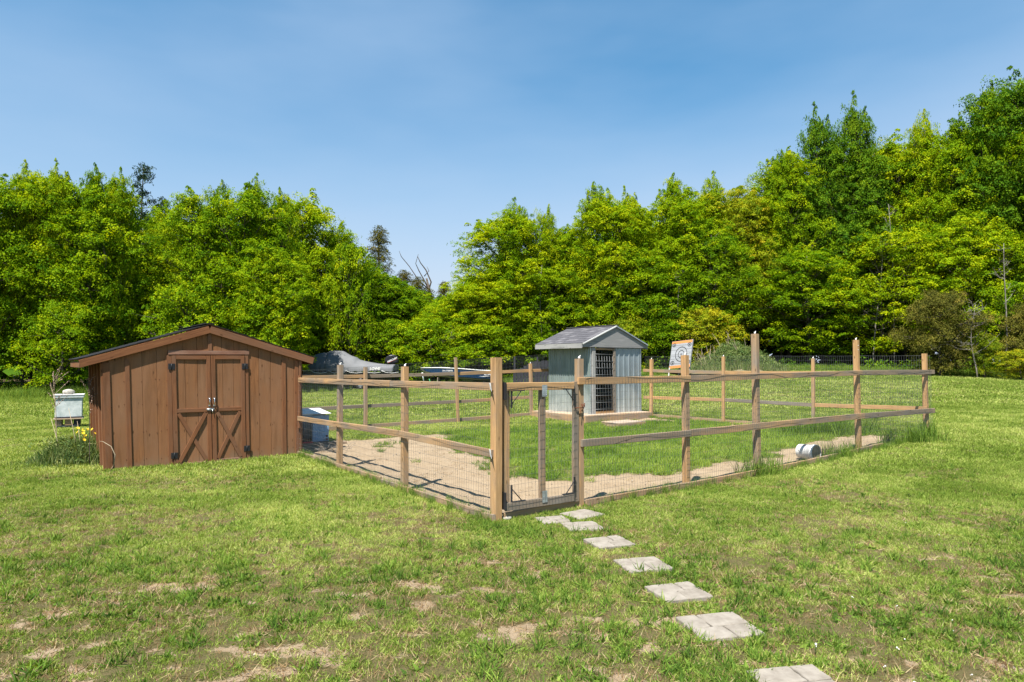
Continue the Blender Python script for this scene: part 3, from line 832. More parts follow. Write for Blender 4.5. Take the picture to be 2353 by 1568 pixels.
# front fence, right of the gate: pen frame x = t, y = s (root at the corner)
root = thing('pen_fence', 'front right side of the pen fence, from gate to far right corner post', 'fence', (CORNER[0], CORNER[1], 0), ROT, 'fences around the pen')
def gp(t, s): return gzf(*pen(t, s))
posts = [(1.275, 1.855, 0), (3.33, 1.915, 0.012), (5.05, 2.267, 0.02), (8.26, 2.235, 0.03), (11.14, 2.005, 0.02)]
for i, (t, zt, ln) in enumerate(posts):
    post(root, t, 0.0, gp(t, 0), zt, w=PW if i != 2 else 0.096, lean=(-ln, 0), knob=i < 4)
yr = -PW / 2 - 0.021
board('rail', (1.20, yr, 1.577), (3.34, yr, 1.575), 0.089, 0.038, M_RAIL, root)
board('rail', (3.345, yr, 1.576), (8.29, yr, 1.622), 0.093, 0.038, M_RAIL, root, seg=6)
board('rail', (8.295, yr, 1.622), (11.40, yr, 1.612), 0.092, 0.038, M_RAILG, root)
board('rail', (1.25, yr, 0.802), (3.34, yr, 0.797), 0.092, 0.038, M_RAILG, root)
board('rail', (3.345, yr, 0.800), (8.36, yr, 0.815), 0.100, 0.038, M_RAIL, root, seg=6)
board('rail', (8.365, yr, 0.815), (11.38, yr, 0.787), 0.100, 0.038, M_RAILG, root)
for a, b in [(1.33, 3.9), (3.91, 6.3), (6.31, 8.15), (8.16, 9.05)]:
    za, zb = gp(a, 0), gp(b, 0)
    board('curb_board', (a, yr, za + 0.02), (b, yr, zb + 0.02), 0.14, 0.038, M_CURB, root)
link('wire_mesh', wire_panel(1.3, 11.25, lambda x: gp(x, 0) + 0.0, lambda x: 1.63, yr - 0.03, 1), root)['kind'] = 'stuff'
for (t, z) in [(8.25, 2.13), (8.25, 2.05)]:
    MB().tube([(t - .03, -PW / 2 - .004, z), (t - .03, -PW / 2 + .01, z)], 0.009, 8).build('washer', M_WHITE, root)

# front fence, left of the corner post up to the shed (runs along +y of the frame)
root = thing('pen_fence', 'front left side of the pen fence, between the shed and the big corner post', 'fence', (CORNER[0], CORNER[1], 0), ROT, 'fences around the pen')
post(root, 0, 0, 0, 1.865, w=0.106, knob=False)
for s, zt in [(2.28, 1.752), (4.68, 1.77)]: post(root, 0, s, gp(0, s), zt)
xr = -PW / 2 - 0.021
def rail_l(z0, z1, s0, s1, mat, seg=5): return board('rail', (xr, s0, z0), (xr, s1, z1), 0.09, 0.038, mat, root, seg=seg)
rail_l(1.532, 1.50, -0.02, 2.6, M_RAIL); rail_l(1.50, 1.475, 2.605, 6.60, M_RAIL)
rail_l(0.772, 0.80, -0.02, 2.30, M_RAIL); rail_l(0.80, 0.735, 2.305, 6.60, M_RAIL)
board('upright', (-0.062, 6.58, 0.55), (-0.062, 6.58, 1.56), 0.05, 0.04, M_BROWNX, root)
for a, b in [(-0.06, 0.20), (0.21, 2.9), (2.91, 6.6)]:
    board('curb_board', (xr, a, gp(0, a) + 0.025), (xr, b, gp(0, b) + 0.0), 0.13, 0.038, M_CURB, root)
for z in (1.53, 0.775):
    tg = MB()
    tg.add([(xr - 0.022, 0.02, z + .045), (xr - 0.05, -0.055, z + .045), (xr - 0.053, -0.065, z), (xr - 0.06, -0.09, z - 0.05), (xr - 0.026, -0.01, z - 0.02)], [(0, 1, 2, 4), (4, 2, 3)])
    o = tg.build('paper_tag', M_WHITE, root); sl = o.modifiers.new('solid', 'SOLIDIFY'); sl.thickness = 0.002
me = wire_panel(0.02, 6.6, lambda x: gp(0, x) + 0.0, lambda x: 1.53 - 0.008 * x, 0, 2)
link('wire_mesh', me, root, Matrix.Translation((xr - 0.028, 0, 0)) @ Matrix.Rotation(math.pi / 2, 4, 'Z'))['kind'] = 'stuff'

# back left fence, from the coop deck to behind the shed; local x runs away from the coop
P1 = (2.06 - UY * 2.46, 18.79 + UX * 2.46)
root = thing('pen_fence', 'back left side of the pen fence, running from the coop towards the boats and shed', 'fence', (P1[0], P1[1], 0), ROT, 'fences around the pen')
def g2(u): return gzf(P1[0] + UX * u, P1[1] + UY * u)
for u, zt, ln in [(0.0, 1.79, (0.05, 0)), (-2.65, 1.962, (0.10, 0)), (-5.48, 1.70, (0.02, 0)), (-7.9, 1.7, (0, 0))]:
    post(root, u, 0, g2(u), zt, w=0.075 if u == -2.65 else PW, lean=(-ln[0], 0), knob=u == 0)
yb = PW / 2 + 0.021
for (u0, z0, u1, z1, mat) in [(0.72, 1.585, -2.62, 1.50, M_RAIL), (-2.625, 1.50, -5.45, 1.455, M_RAILG), (-5.455, 1.455, -8.0, 1.44, M_RAIL),
                              (0.1, 0.75, -2.62, 0.70, M_RAIL), (-2.625, 0.70, -5.45, 0.675, M_RAILG), (-5.455, 0.675, -8.0, 0.65, M_RAILG)]:
    board('rail', (u0, yb, z0), (u1, yb, z1), 0.09, 0.038, mat, root)
for a, b in [(0, -2.6), (-2.61, -5.2), (-5.21, -7.9)]:
    board('curb_board', (a, yb, g2(a) + 0.05), (b, yb, g2(b) + 0.05), 0.13, 0.038, M_CURB, root)
link('wire_mesh', wire_panel(-7.9, 0.7, lambda x: g2(x), lambda x: 2.04 + 0.06 * x, yb + 0.03, 3, r=0.0019), root)['kind'] = 'stuff'

# back right fence, from the right corner post to the coop
RC = pen(11.0, 0)
root = thing('pen_fence', 'back right side of the pen fence, from the right corner post to the coop', 'fence', (RC[0], RC[1], 0), ROT, 'fences around the pen')
def g3(s): return gzf(RC[0] - UY * s, RC[1] + UX * s)
for s, zt, w in [(2.46, 1.915, 0.07), (5.03, 1.98, 0.075), (7.62, 1.92, 0.089)]:
    post(root, 0.03, s, g3(s), zt, w=w, lean=(0.03, 0))
xb = 0.075
for (s0, z0, s1, z1, mat) in [(-0.05, 1.60, 2.46, 1.56, M_RAIL), (2.47, 1.56, 5.03, 1.545, M_POST), (5.04, 1.545, 7.96, 1.575, M_POST),
                              (-0.05, 0.835, 2.46, 0.79, M_RAIL), (2.47, 0.79, 5.03, 0.80, M_RAILG), (5.04, 0.80, 7.96, 0.75, M_RAIL)]:
    board('rail', (xb, s0, z0), (xb, s1, z1), 0.09, 0.038, mat, root)
for a, b in [(2.2, 4.6), (4.61, 7.6)]:
    board('curb_board', (xb, a, g3(a) + 0.03), (xb, b, g3(b) + 0.03), 0.13, 0.038, M_CURB, root)
me = wire_panel(-0.1, 7.95, lambda x: g3(x), lambda x: 1.96 + 0.006 * x, 0, 4, r=0.0021)
link('wire_mesh', me, root, Matrix.Translation((xb + 0.04, 0, 0)) @ Matrix.Rotation(math.pi / 2, 4, 'Z'))['kind'] = 'stuff'

# ------------------------------------------------------------------ gate
root = thing('gate', 'narrow wooden gate with wire mesh and black corner braces between corner post and latch post', 'gate', (*pen(0.09, 0), 0), ROT)
ox = 0.09
yg = -0.02
board('stile', (0.135 - ox, yg + .02, 0.19), (0.135 - ox, yg + .02, 1.49), 0.04, 0.088, M_POST, root)
board('stile', (0.655 - ox, yg, 0.15), (0.655 - ox, yg, 1.50), 0.04, 0.088, M_RAIL, root)
board('stile', (1.178 - ox, yg - .01, 0.085), (1.178 - ox, yg - .01, 1.572), 0.04, 0.086, M_RAILG, root)
board('rail', (0.09 - ox, yg - .032, 1.527), (1.13 - ox, yg - .032, 1.522), 0.092, 0.038, M_RAIL, root)
board('rail', (0.09 - ox, yg - .032, 0.152), (1.13 - ox, yg - .032, 0.142), 0.092, 0.038, M_RAILG, root)
for z in (1.47, 0.21):
    mb = MB(); mb.box((0.655 - ox - .038, yg - .056, z - .07), (0.655 - ox + .038, yg - .053, z + .07))
    for k in range(5):
        for sx in (-.02, .02): mb.tube([(0.655 - ox + sx, yg - .056, z - .05 + k * .025), (0.655 - ox + sx, yg - .059, z - .05 + k * .025)], 0.004, 6)
    mb.build('mending_plate', M_GALV, root)
for (x0, z0, x1, z1, vx) in [(0.18, 1.33, 0.31, 1.48, 0.18), (1.13, 1.33, 1.00, 1.48, 1.13), (0.18, 0.345, 0.32, 0.20, 0.18), (1.13, 0.345, 0.995, 0.20, 1.13)]:
    mb = MB()
    mb.tube([(x0 - ox, yg - .045, z0), (x1 - ox, yg - .045, z1)], 0.006, 6)
    s = 1 if z0 > 1 else -1
    sx = 1 if x0 < .5 else -1
    mb.box((min(x0, x0 - sx * .016) - ox, yg - .05, min(z0 - s * .05, z1)), (max(x0, x0 - sx * .016) - ox, yg - .030, max(z0 - s * .05, z1)))
    mb.box((min(x0, x1 + sx * .05) - ox, yg - .052, z1 - .006), (max(x0, x1 + sx * .05) - ox, yg - .03, z1 + .006))
    mb.build('corner_brace', M_BLACK, root)
for z in (.12, 1.38): MB().box((-0.012, yg - .06, z), (-0.004, yg + .02, z + .2)).build('hinge', M_BLACK, root)
mb = MB(); mb.tube([(1.15 - ox, yg - .05, 1.245), (1.28 - ox, yg - .05, 1.245)], 0.006, 6)
mb.tube([(1.25 - ox, yg - .05, 1.29), (1.27 - ox, yg - .065, 1.24), (1.25 - ox, yg - .05, 1.20)], 0.010, 6)
mb.tube([(1.28 - ox, yg - .05, 1.29), (1.295 - ox, yg - .06, 1.25), (1.30 - ox, yg - .05, 1.30)], 0.007, 6)
mb.tube([(1.24 - ox, yg - .05, 1.245), (1.21 - ox, yg - .06, 1.15)], 0.004, 5)
mb.build('latch', M_RUST, root)
link('wire_mesh', wire_panel(0.01, 1.06, lambda x: 0.12, lambda x: 1.52, yg - .058, 5, wav=.004), root)['kind'] = 'stuff'
board('threshold_board', (0.0, -0.02, 0.03), (1.15, -0.02, 0.055), 0.10, 0.038, M_CURB, root)

# ------------------------------------------------------------------ shed
SL = (-6.718, 11.16)
shed = thing('garden_shed', 'brown stained board and batten shed with double doors braced by crosses', 'shed', (SL[0], SL[1], 0), ROT)
def sh(x, z): return x - z * (0.045 - 0.008 * x)       # the old shed leans to the left
def roofz(x):                                           # underside of the bargeboards
    return 1.735 + (2.345 - 1.735) * (x + 0.41) / (1.556 + 0.41) if x < 1.556 else 1.785 + (2.345 - 1.785) * (3.46 - x) / (3.46 - 1.556)
def plank(x0, x1, z0, z1=None, y0=0.0, y1=0.018, name='siding_board', mat=M_BROWN, gap=0.0022):
    a, b = x0 + gap, x1 - gap
    if z1 is None:
        ta = roofz(sh(a, 1.8)) + 0.03; tb = roofz(sh(b, 1.8)) + 0.03
        top = [(sh(b, tb), tb)]
        if a < 1.6 < b: top.append((1.556, 2.37))
        top.append((sh(a, ta), ta))
    else: top = [(sh(b, z1), z1), (sh(a, z1), z1)]
    return MB().plate([(sh(a, z0), z0), (sh(b, z0), z0)] + top, y0, y1).build(name, mat, shed, bevel=0.002)
MB().plate([(sh(.0, .02), .02), (sh(3.24, .02), .02), (sh(3.24, 1.86), 1.86), (1.556, 2.40), (sh(.0, 1.82), 1.82)], 0.020, 0.035).build('front_wall', M_BROWN, shed)
for a, b in [(0.08, 0.318), (0.318, 0.565), (0.565, 0.785), (0.785, 0.955)]: plank(a, b, 0.0)
for a, b in [(0.955, 1.20), (1.20, 1.42), (1.42, 1.64), (1.64, 1.83), (1.83, 2.04), (2.04, 2.275)]: plank(a, b, 1.96)
for a, b in [(2.275, 2.475), (2.475, 2.69), (2.69, 2.905), (2.905, 3.12), (3.12, 3.25)]: plank(a, b, 0.0)
def trim(name, p0, p1, w, t, y, mat=M_BROWNX): return board(name, (sh(*p0), y, p0[1]), (sh(*p1), y, p1[1]), w, t, mat, shed, up=(1, 0, 0) if abs(p0[0] - p1[0]) < .02 else (0, 0, 1))
# upright trims: width runs along x
def upr(name, x, z0, z1, w, t=0.017, y=None, mat=M_BROWNX):
    y = -t / 2 - 0.001 if y is None else y
    return board(name, (sh(x, z0), y, z0), (sh(x, z1), y, z1), w, t, mat, shed, up=(1, 0, 0), seg=4, jit=0.0007)
upr('corner_trim', 0.045, -0.01, 1.80, 0.10)
upr('batten', 0.345, 0.0, 1.86, 0.066)
upr('batten', 2.93, 0.02, 1.86, 0.072)
upr('corner_trim', 3.175, 0.02, 1.84, 0.07)
upr('corner_trim', 3.235, 0.01, 1.83, 0.035, 0.03)
upr('king_post', 1.635, 2.03, 2.36, 0.063)
upr('door_frame', 0.975, 0.0, 1.955, 0.07)
upr('door_frame', 2.255, 0.03, 1.96, 0.062)
board('door_header', (sh(0.965, 1.99), -.012, 1.988), (sh(2.30, 2.0), -.012, 1.996), 0.068, 0.024, M_PEEL, shed)
nl = MB(); rn = random.Random(31)
for x_ in (0.10, 0.30, 0.335, 0.55, 0.60, 0.77, 0.82, 0.93, 2.30, 2.45, 2.50, 2.67, 2.72, 2.88, 3.0, 3.10):
    for z_ in (.18, .62, 1.08, 1.50):
        if rn.random() < .85:
            a_, b_ = sh(x_ + rn.uniform(-.012, .012), z_), z_ + rn.uniform(-.03, .03)
            nl.tube([(a_, .0, b_), (a_, -.003, b_)], .0075, 6)
nl.build('nail_heads', M_RUST, shed)['kind'] = 'stuff'
# doors
def door(x0, x1, zb, zt, lower_first, slot):
    y = -0.004
    d = MB().plate([(sh(x0, zb), zb), (sh(x1, zb), zb), (sh(x1, zt), zt), (sh(x0, zt), zt)], y + .006, y + .016).build('door', M_BROWN, shed)
    xs = [x0, x0 + (x1 - x0) * 0.34, x0 + (x1 - x0) * 0.66, x1]
    def dp(nm, o): o.parent = d; return o
    for k in range(3):
        o = MB().plate([(sh(xs[k] + .003, zb), zb), (sh(xs[k + 1] - .003, zb), zb), (sh(xs[k + 1] - .003, zt), zt), (sh(xs[k] + .003, zt), zt)], y - .002, y + .005).build('panel_board', M_BROWN, d, bevel=.0015)
    w = 0.068
    yt = y - .014
    for xx in (x0 + w / 2, x1 - w / 2):
        board('stile', (sh(xx, zb), yt, zb), (sh(xx, zt), yt, zt), w, 0.022, M_BROWNX, d, up=(1, 0, 0), seg=4, jit=.0007)
    for zz, mt in ((zt - .034, M_BROWNX), (0.965, M_BROWNX), (zb + .036, M_PEEL)):
        board('rail', (sh(x0 + w, zz), yt, zz), (sh(x1 - w, zz), yt, zz), 0.066, 0.021, mt, d, jit=.0007)
    za, zc = zb + .085, 0.915
    A = ((x0 + w + .02, za), (x1 - w - .02, zc)); B = ((x0 + w + .02, zc), (x1 - w - .02, za))
    for (p, q), lay in ((A, 0 if lower_first else 1), (B, 1 if lower_first else 0)):
        yy = yt - 0.008 * lay + .002
        board('brace', (sh(*p), yy, p[1]), (sh(*q), yy, q[1]), 0.062, 0.018, M_BROWNX, d, jit=.0007)
    hb = MB()
    for dz in (0.0, 0.13): hb.box((-0.016, -.006, dz - .012), (0.016, .004, dz + .012))
    hb.tube([(0, -.006, 0.0), (0, -.034, 0.012), (0, -.034, 0.118), (0, -.006, 0.13)], 0.008, 6)
    hx = x1 - w / 2 if slot == 0 else x0 + w / 2
    hb.build('handle', M_CHROME, d, Matrix.Translation((sh(hx, 1.04), yt - .012, 1.04)))
    return d
dA = door(1.015, 1.637, -0.02, 1.935, False, 0)
dB = door(1.648, 2.218, 0.0, 1.94, True, 1)
mb = MB()
mb.box((1.575, -.036, 0.955), (1.70, -.028, 0.995)).tube([(1.56, -.045, 0.978), (1.70, -.045, 0.978)], 0.007, 6).tube([(1.665, -.045, 0.978), (1.668, -.052, 0.90)], 0.006, 6)
mb.build('bolt', M_CHROME, shed, Matrix.Translation((-0.045, 0, 0)))
for (x, z) in [(1.01, 1.742), (2.222, 1.742), (1.022, 0.19), (2.235, 0.225)]:
    mb = MB()
    for k in (-1, 1): mb.box((k * .028 - .024, -.035, -.052), (k * .028 + .024, -.028, .052))
    mb.tube([(0, -.036, -.052), (0, -.036, .052)], .007, 6)
    for k in (-1, 1):
        for dz in (-.035, 0, .035): mb.tube([(k * .03, -.035, dz), (k * .03, -.038, dz)], .005, 6)
    mb.build('hinge', M_BLACK, shed, Matrix.Translation((sh(x, z), 0, z)))
# gable boards
def barge(p0, p1, w, y, t): return board('bargeboard', (p0[0], y, p0[1]), (p1[0], y, p1[1]), w, t, M_BROWNX, shed, seg=5, jit=.0008)
barge((-0.405, 1.790), (1.552, 2.405), 0.125, -0.048, 0.032)
barge((3.455, 1.845), (1.560, 2.405), 0.125, -0.048, 0.032)
# eave boards, roof
DEP = 2.45
for x, z in ((-0.395, 1.78), (3.445, 1.83)):
    board('eave_board', (x, -0.03, z), (x, DEP, z), 0.10, 0.022, M_BROWNX, shed)
rf = MB()
def roofplane(xe, ze, n_course, side):
    ax, az = 1.556, 2.487
    o = MB().plate([(xe, ze), (ax, az), (ax, az + .012), (xe, ze + .012)] if side < 0 else [(ax, az), (xe, ze), (xe, ze + .012), (ax, az + .012)], -0.055, DEP + .03).build('roof_deck', M_BROWNX, shed)
    for k in range(n_course):
        f0 = k / n_course; f1 = (k + 1.12) / n_course; f1 = min(f1, 1)
        xa, za = xe + (ax - xe) * f0, ze + (az - ze) * f0 + .028
        xb, zb2 = xe + (ax - xe) * f1, ze + (az - ze) * f1 + .018
        if k == 0: xa += side * 0.012
        pts = [(xa, za - .012), (xb, zb2 - .004), (xb, zb2), (xa, za)]
        if side > 0: pts = [pts[1], pts[0], pts[3], pts[2]]
        MB().plate(pts, -0.065, DEP + .04).build('shingle_course', M_SHINGB, shed)
roofplane(-0.425, 1.850, 12, -1)
roofplane(3.475, 1.900, 12, 1)
board('ridge_cap', (1.556, -0.066, 2.515), (1.556, DEP + .04, 2.515), 0.012, 0.16, M_SHINGB, shed)
# side and back walls
ylist = np.linspace(0.0, DEP - .05, 9)
for xs_, z1_ in ((0.0, 1.80), (3.245, 1.86)):
    sgn = -1 if xs_ < 1 else 1
    for a, b in zip(ylist[:-1], ylist[1:]):
        t0 = .0 if sgn > 0 else -.0
        mb = MB(); g = .003
        xb0, xt0 = sh(xs_, 0), sh(xs_, z1_)
        mb.add([(xb0, a + g, 0), (xb0, b - g, 0), (xt0, b - g, z1_), (xt0, a + g, z1_), (xb0 - sgn * .018, a + g, 0), (xb0 - sgn * .018, b - g, 0), (xt0 - sgn * .018, b - g, z1_), (xt0 - sgn * .018, a + g, z1_)],
               [(0, 1, 2, 3), (7, 6, 5, 4), (0, 4, 5, 1), (1, 5, 6, 2), (2, 6, 7, 3), (3, 7, 4, 0)])
        mb.build('siding_board', M_BROWN, shed)
    for yy in (0.03, 0.62, 1.22, 1.82, 2.38):
        x_ = xs_ + sgn * .018
        board('batten', (sh(x_, 0), yy, 0), (sh(x_, z1_), yy, z1_), .036, .075, M_BROWNX, shed, up=(1, 0, 0))
MB().plate([(sh(0, .0), .0), (sh(3.24, .0), .0), (sh(3.24, 1.86), 1.86), (1.556, 2.40), (sh(.0, 1.82), 1.82)], DEP - .05, DEP - .03).build('back_wall', M_BROWN, shed)
for yy in (0.06, 1.2, 2.3):
    board('skid', (0.03, yy, -0.03), (3.2, yy, 0.0), 0.07, 0.09, M_BLACK, shed)

# ------------------------------------------------------------------ coop
coop = thing('chicken_coop', 'small corrugated metal coop with grey shingled roof and wire door on a wooden deck', 'coop', (2.06, 18.79, 0), ROT)
DW, DD, DT = 2.66, 2.46, 0.335
for k in range(18):
    ya = k * DD / 18
    board('deck_board', (0.0, ya + DD / 36, DT - .012), (DW, ya + DD / 36, DT - .012), 0.022, DD / 18 - .005, M_DECK, coop)
def frontboard(nm, p0, p1, w=0.19, m=M_CURB): return board(nm, p0, p1, w, 0.038, m, coop)
frontboard('deck_rim', (-.02, -0.02, 0.225), (DW, -0.02, 0.225), 0.185)
frontboard('deck_rim', (-0.02, 0.0, 0.19), (-0.02, DD, 0.20), 0.26)
frontboard('deck_rim', (DW + .02, 0, 0.22), (DW + .02, DD, 0.22), 0.2)
frontboard('deck_rim', (-.02, DD + .02, 0.2), (DW, DD + .02, 0.2), 0.2)
for x in (0.05, DW - .05):
    board('deck_leg', (x, 0.05, -0.05), (x, 0.05, 0.3), 0.09, 0.09, M_CURB, coop)
u0, u1, v0, v1, zt = 0.50, 2.58, 0.35, 2.24, 2.25
def corrugated(n_len, z0, z1, pitch=0.10, amp=0.012):
    """sheet along x from 0 to n_len with square ribs"""
    xs = [0]; ys = [0]
    x = 0
    while x < n_len - pitch * .99:
        for dx_, dy_ in ((0.55, 0), (0.65, -amp), (0.88, -amp), (1.0, 0)):
            xs.append(x + dx_ * pitch); ys.append(dy_)
        x += pitch
    xs.append(n_len); ys.append(0)
    vs = [(a, b, z) for z in (z0, z1) for a, b in zip(xs, ys)]
    n = len(xs)
    return MB().add(vs, [(i, i + 1, n + i + 1, n + i) for i in range(n - 1)])
def sheetmat(name, c, c2, metal=0.45):
    m, nt, out = newmat(name); N = NT(nt)
    tc = N.n('ShaderNodeTexCoord').outputs['Object']
    f = N.noise(N.mapping(tc, (2.2, 2.2, 1.0)), 1.6, 5, 0.6)
    st = N.noise(N.mapping(tc, (14, 14, 0.8)), 1.0, 4, 0.6)
    sx = N.n('ShaderNodeSeparateXYZ'); N.l(tc, sx.inputs[0])
    low = N.rng(N.math('ADD', sx.outputs['Z'], N.rng(f, 0.3, 0.7, -0.35, 0.35)), 1.15, 0.45)
    col = N.mix(N.rng(f, 0.35, 0.65), c, c2)
    col = N.mix(N.rng(st, 0.55, 0.75, 0, 0.5), col, (0.30, 0.33, 0.34))
    col = N.mix(N.math('MULTIPLY', low, 0.6), col, (0.62, 0.64, 0.60))
    N.l(N.bsdf(N.mix(1.0, col, (.80, .80, .80), 'MULTIPLY'), 0.45, metal, 0.4), out.inputs['Surface'])
    return m
M_SHEETL = sheetmat('weathered_green_sheet', (0.34, 0.40, 0.375), (0.24, 0.29, 0.27))
M_SHEETF = sheetmat('blue_grey_sheet', (0.37, 0.43, 0.46), (0.28, 0.33, 0.355), 0.45)
def sheet(nm, L, x, y, rz, mat, z0=DT, z1=zt, pitch=.1, amp=.02):
    o = corrugated(L, z0, z1, pitch, amp).build(nm, mat, coop, Matrix.Translation((x, y, 0)) @ Matrix.Rotation(rz, 4, 'Z'))
    s = o.modifiers.new('solid', 'SOLIDIFY'); s.thickness = 0.003
    return o
# left side (ribs face out), two sheets
sheet('metal_sheet', 0.95, u0, v1, -math.pi / 2, M_SHEETL)
sheet('metal_sheet', 0.94, u0 - .004, v0 + .94, -math.pi / 2, M_SHEETL)
sheet('metal_sheet', v1 - v0, u1, v0, math.pi / 2, M_SHEETL)
sheet('metal_sheet', u1 - u0, u1, v1, math.pi, M_SHEETL)
sheet('metal_sheet', u1 - 1.50, 1.50, v0, 0, M_SHEETF, pitch=0.215, amp=.018)
board('flashing', (u1 + .004, v0 - .012, DT), (u1 + .004, v0 - .012, zt), .03, .03, M_GALV, coop)
board('flashing', (u0 + .012, v0 - .006, DT), (u0 + .012, v0 - .006, zt), .03, .03, M_GALV, coop)
fy = v0 - .015
board('door_jamb', (0.615, fy, DT), (0.615, fy, zt), 0.05, 0.13, M_GREYW, coop, up=(0, 1, 0))
board('door_jamb', (1.455, fy, DT), (1.455, fy, zt), 0.05, 0.085, M_RAILG, coop, up=(0, 1, 0))
board('door_lintel', (0.68, fy, zt - .035), (1.41, fy, zt - .035), 0.05, 0.04, M_RAIL, coop)
board('door_sill', (0.68, fy, DT + .03), (1.41, fy, DT + .03), 0.06, 0.05, M_RAIL, coop)
mb = MB(); rn = random.Random(4)
for k in range(7):
    xa = 0.72 + k * 0.105; mb.tube([(xa + .05 * (1 if k < 6 else 0), fy - .035, DT + .08), (xa + rn.uniform(-.01, .01) - .01, fy - .03, 2.03)], 0.0045, 5)
for k in range(10):
    z = DT + .12 + k * 0.2
    if z < 2.06: mb.tube([(0.66, fy - .042, z + .01), (1.42, fy - .042, z)], 0.0055, 5)
mb.build('wire_door', M_WIRE, coop)
# inside: back studs and perch
board('perch', (u0 + .05, 1.4, 1.15), (u1 - .05, 1.4, 1.15), 0.05, 0.05, M_POST, coop)
for x in (0.75, 1.1, 1.45): board('stud', (x, v1 - .04, DT), (x, v1 - .04, zt), 0.04, 0.09, M_POST, coop)
board('nest_shelf', (u0 + .05, 1.75, .75), (u1 - .05, 1.75, .75), 0.04, 0.5, M_POST, coop)
# roof
gc = v0 - .07
uL, uR, uP = 0.13, 2.81, 1.47
zE, zP = 2.265, 2.90
MB().plate([(uL, zE), (uR, zE), (uR, zE + .085), (uP, zP - .02), (uL, zE + .085)], gc, gc + .015).build('gable_panel', M_PLY, coop)
MB().plate([(u0, zE), (u1, zE), (uP, zP - .05)], v1, v1 + .012).build('gable_panel', M_PLY, coop)
def slope(xe, side):
    ze = zE + .09; ya, yb = gc - .03, v1 + .18
    L = math.hypot(uP - xe, zP - ze); ang = math.atan2(zP - ze, abs(uP - xe))
    pts = [(xe, ze), (uP, zP), (uP, zP + .014), (xe, ze + .014)] if side < 0 else [(uP, zP), (xe, ze), (xe, ze + .014), (uP, zP + .014)]
    MB().plate(pts, ya, yb).build('roof_deck', M_PLY, coop)
    board('drip_edge', (xe, ya - .004, ze + .0), (uP, ya - .004, zP + .0), .035, .014, M_WHITE if side < 0 else M_GALV, coop)
    NR, NC = 8, 9
    me = MB()
    wdt = (yb - ya) / NC
    me.add([(0, .003, 0.004), (L / NR * 1.15, .003, 0), (L / NR * 1.15, wdt - .003, 0), (0, wdt - .003, 0.004), (0, .003, 0.014), (L / NR * 1.15, .003, 0.006), (L / NR * 1.15, wdt - .003, 0.006), (0, wdt - .003, 0.014)],
           [(0, 3, 2, 1), (4, 5, 6, 7), (0, 1, 5, 4), (1, 2, 6, 5), (2, 3, 7, 6), (3, 0, 4, 7)])
    sm_ = me.mesh('shingle', M_SHING)
    sm2 = sm_.copy(); sm2.materials[0] = M_SHING2
    for r in range(NR):
        f = r / NR
        cx_ = xe + (uP - xe) * f; cz_ = ze + (zP - ze) * f + .016
        for c in range(NC):
            yy = ya + c * wdt + (0 if r % 2 else 0)
            R_ = Matrix.Rotation(-ang if side < 0 else -math.pi + ang, 4, 'Y')
            M = Matrix.Translation((cx_, yy + (wdt if side > 0 else 0), cz_ + random.uniform(0, .002))) @ (Matrix.Rotation(math.pi, 4, 'Z') if side > 0 else Matrix.Identity(4)) @ Matrix.Rotation(-ang, 4, 'Y')
            link('shingle', sm_ if random.random() < .6 else sm2, coop, M)
M_SHING2 = plain('faded_shingle', (0.145, 0.14, 0.148), 0.95, 0, 0.3, 14, spec=0.1, bump=0.6)
slope(uL - .01, -1); slope(uR + .01, 1)
board('ridge_cap', (uP, gc - .03, zP + .03), (uP, v1 + .18, zP + .03), 0.012, 0.16, M_SHING2, coop)
board('fascia', (uL - .012, gc + .0, zE + .035), (uL - .012, v1 + .18, zE + .035), 0.14, 0.022, M_GREYW, coop)
board('fascia', (uR + .012, gc + .0, zE + .035), (uR + .012, v1 + .18, zE + .035), 0.14, 0.022, M_GREYW, coop)
MB().box((uL, gc + .02, zE - .004), (u0, v1 + .15, zE + .004)).build('soffit', M_PLY, coop)
MB().box((u1, gc + .02, zE - .004), (uR, v1 + .15, zE + .004)).build('soffit', M_PLY, coop)

sx_, sy_ = pixg(1432, 975, 0.14)
st = thing('step', 'low pale wooden step platform in front of the coop deck', 'step', (sx_, sy_, gzf(sx_, sy_)), ROT)
for k in range(6): board('step_board', (-0.52, -.28 + k * .11, 0.105), (0.52, -.28 + k * .11, 0.105), .02, .105, M_DECK, st)
for yy in (-.33, .30): board('step_frame', (-0.52, yy, 0.05), (0.52, yy, 0.05), .09, .03, M_CURB, st)
for xx in (-.5, .5): board('step_frame', (xx, -.31, 0.045), (xx, .28, 0.045), .09, .03, M_CURB, st)

# ------------------------------------------------------------------ hutch behind the shed
M_BLUE = plain('pale_blue_paint', (0.22, 0.37, 0.52), 0.5, 0.1, 0.2, 5)
hutch = thing('cage', 'low pale blue metal cage with bars and white roof beside the shed wall', 'cage', (-3.98, 14.62, gzf(-3.98, 14.6)), ROT)
hz = 0.62
sheet2 = corrugated(0.36, 0.06, hz, .045, .006).build('side_panel', M_BLUE, hutch, Matrix.Translation((-0.36, 0, 0)))
corrugated(0.6, 0.06, hz, .045, .006).build('side_panel', M_BLUE, hutch, Matrix.Rotation(math.pi / 2, 4, 'Z'))
corrugated(1.0, 0.06, hz, .045, .006).build('side_panel', M_BLUE, hutch, Matrix.Translation((0, 0.6, 0)) @ Matrix.Rotation(math.pi, 4, 'Z'))
MB().box((-1.0, .02, .05), (0, .6, .075)).build('floor_panel', M_DARKB, hutch)
for k in range(16): MB().tube([(-.98 + k * .04, 0, .06), (-.98 + k * .04, 0, hz)], 0.004, 5).build('bar', M_GALV, hutch)
board('frame_rail', (-1.0, -.01, hz), (-.36, -.01, hz), .04, .03, M_BLUE, hutch)
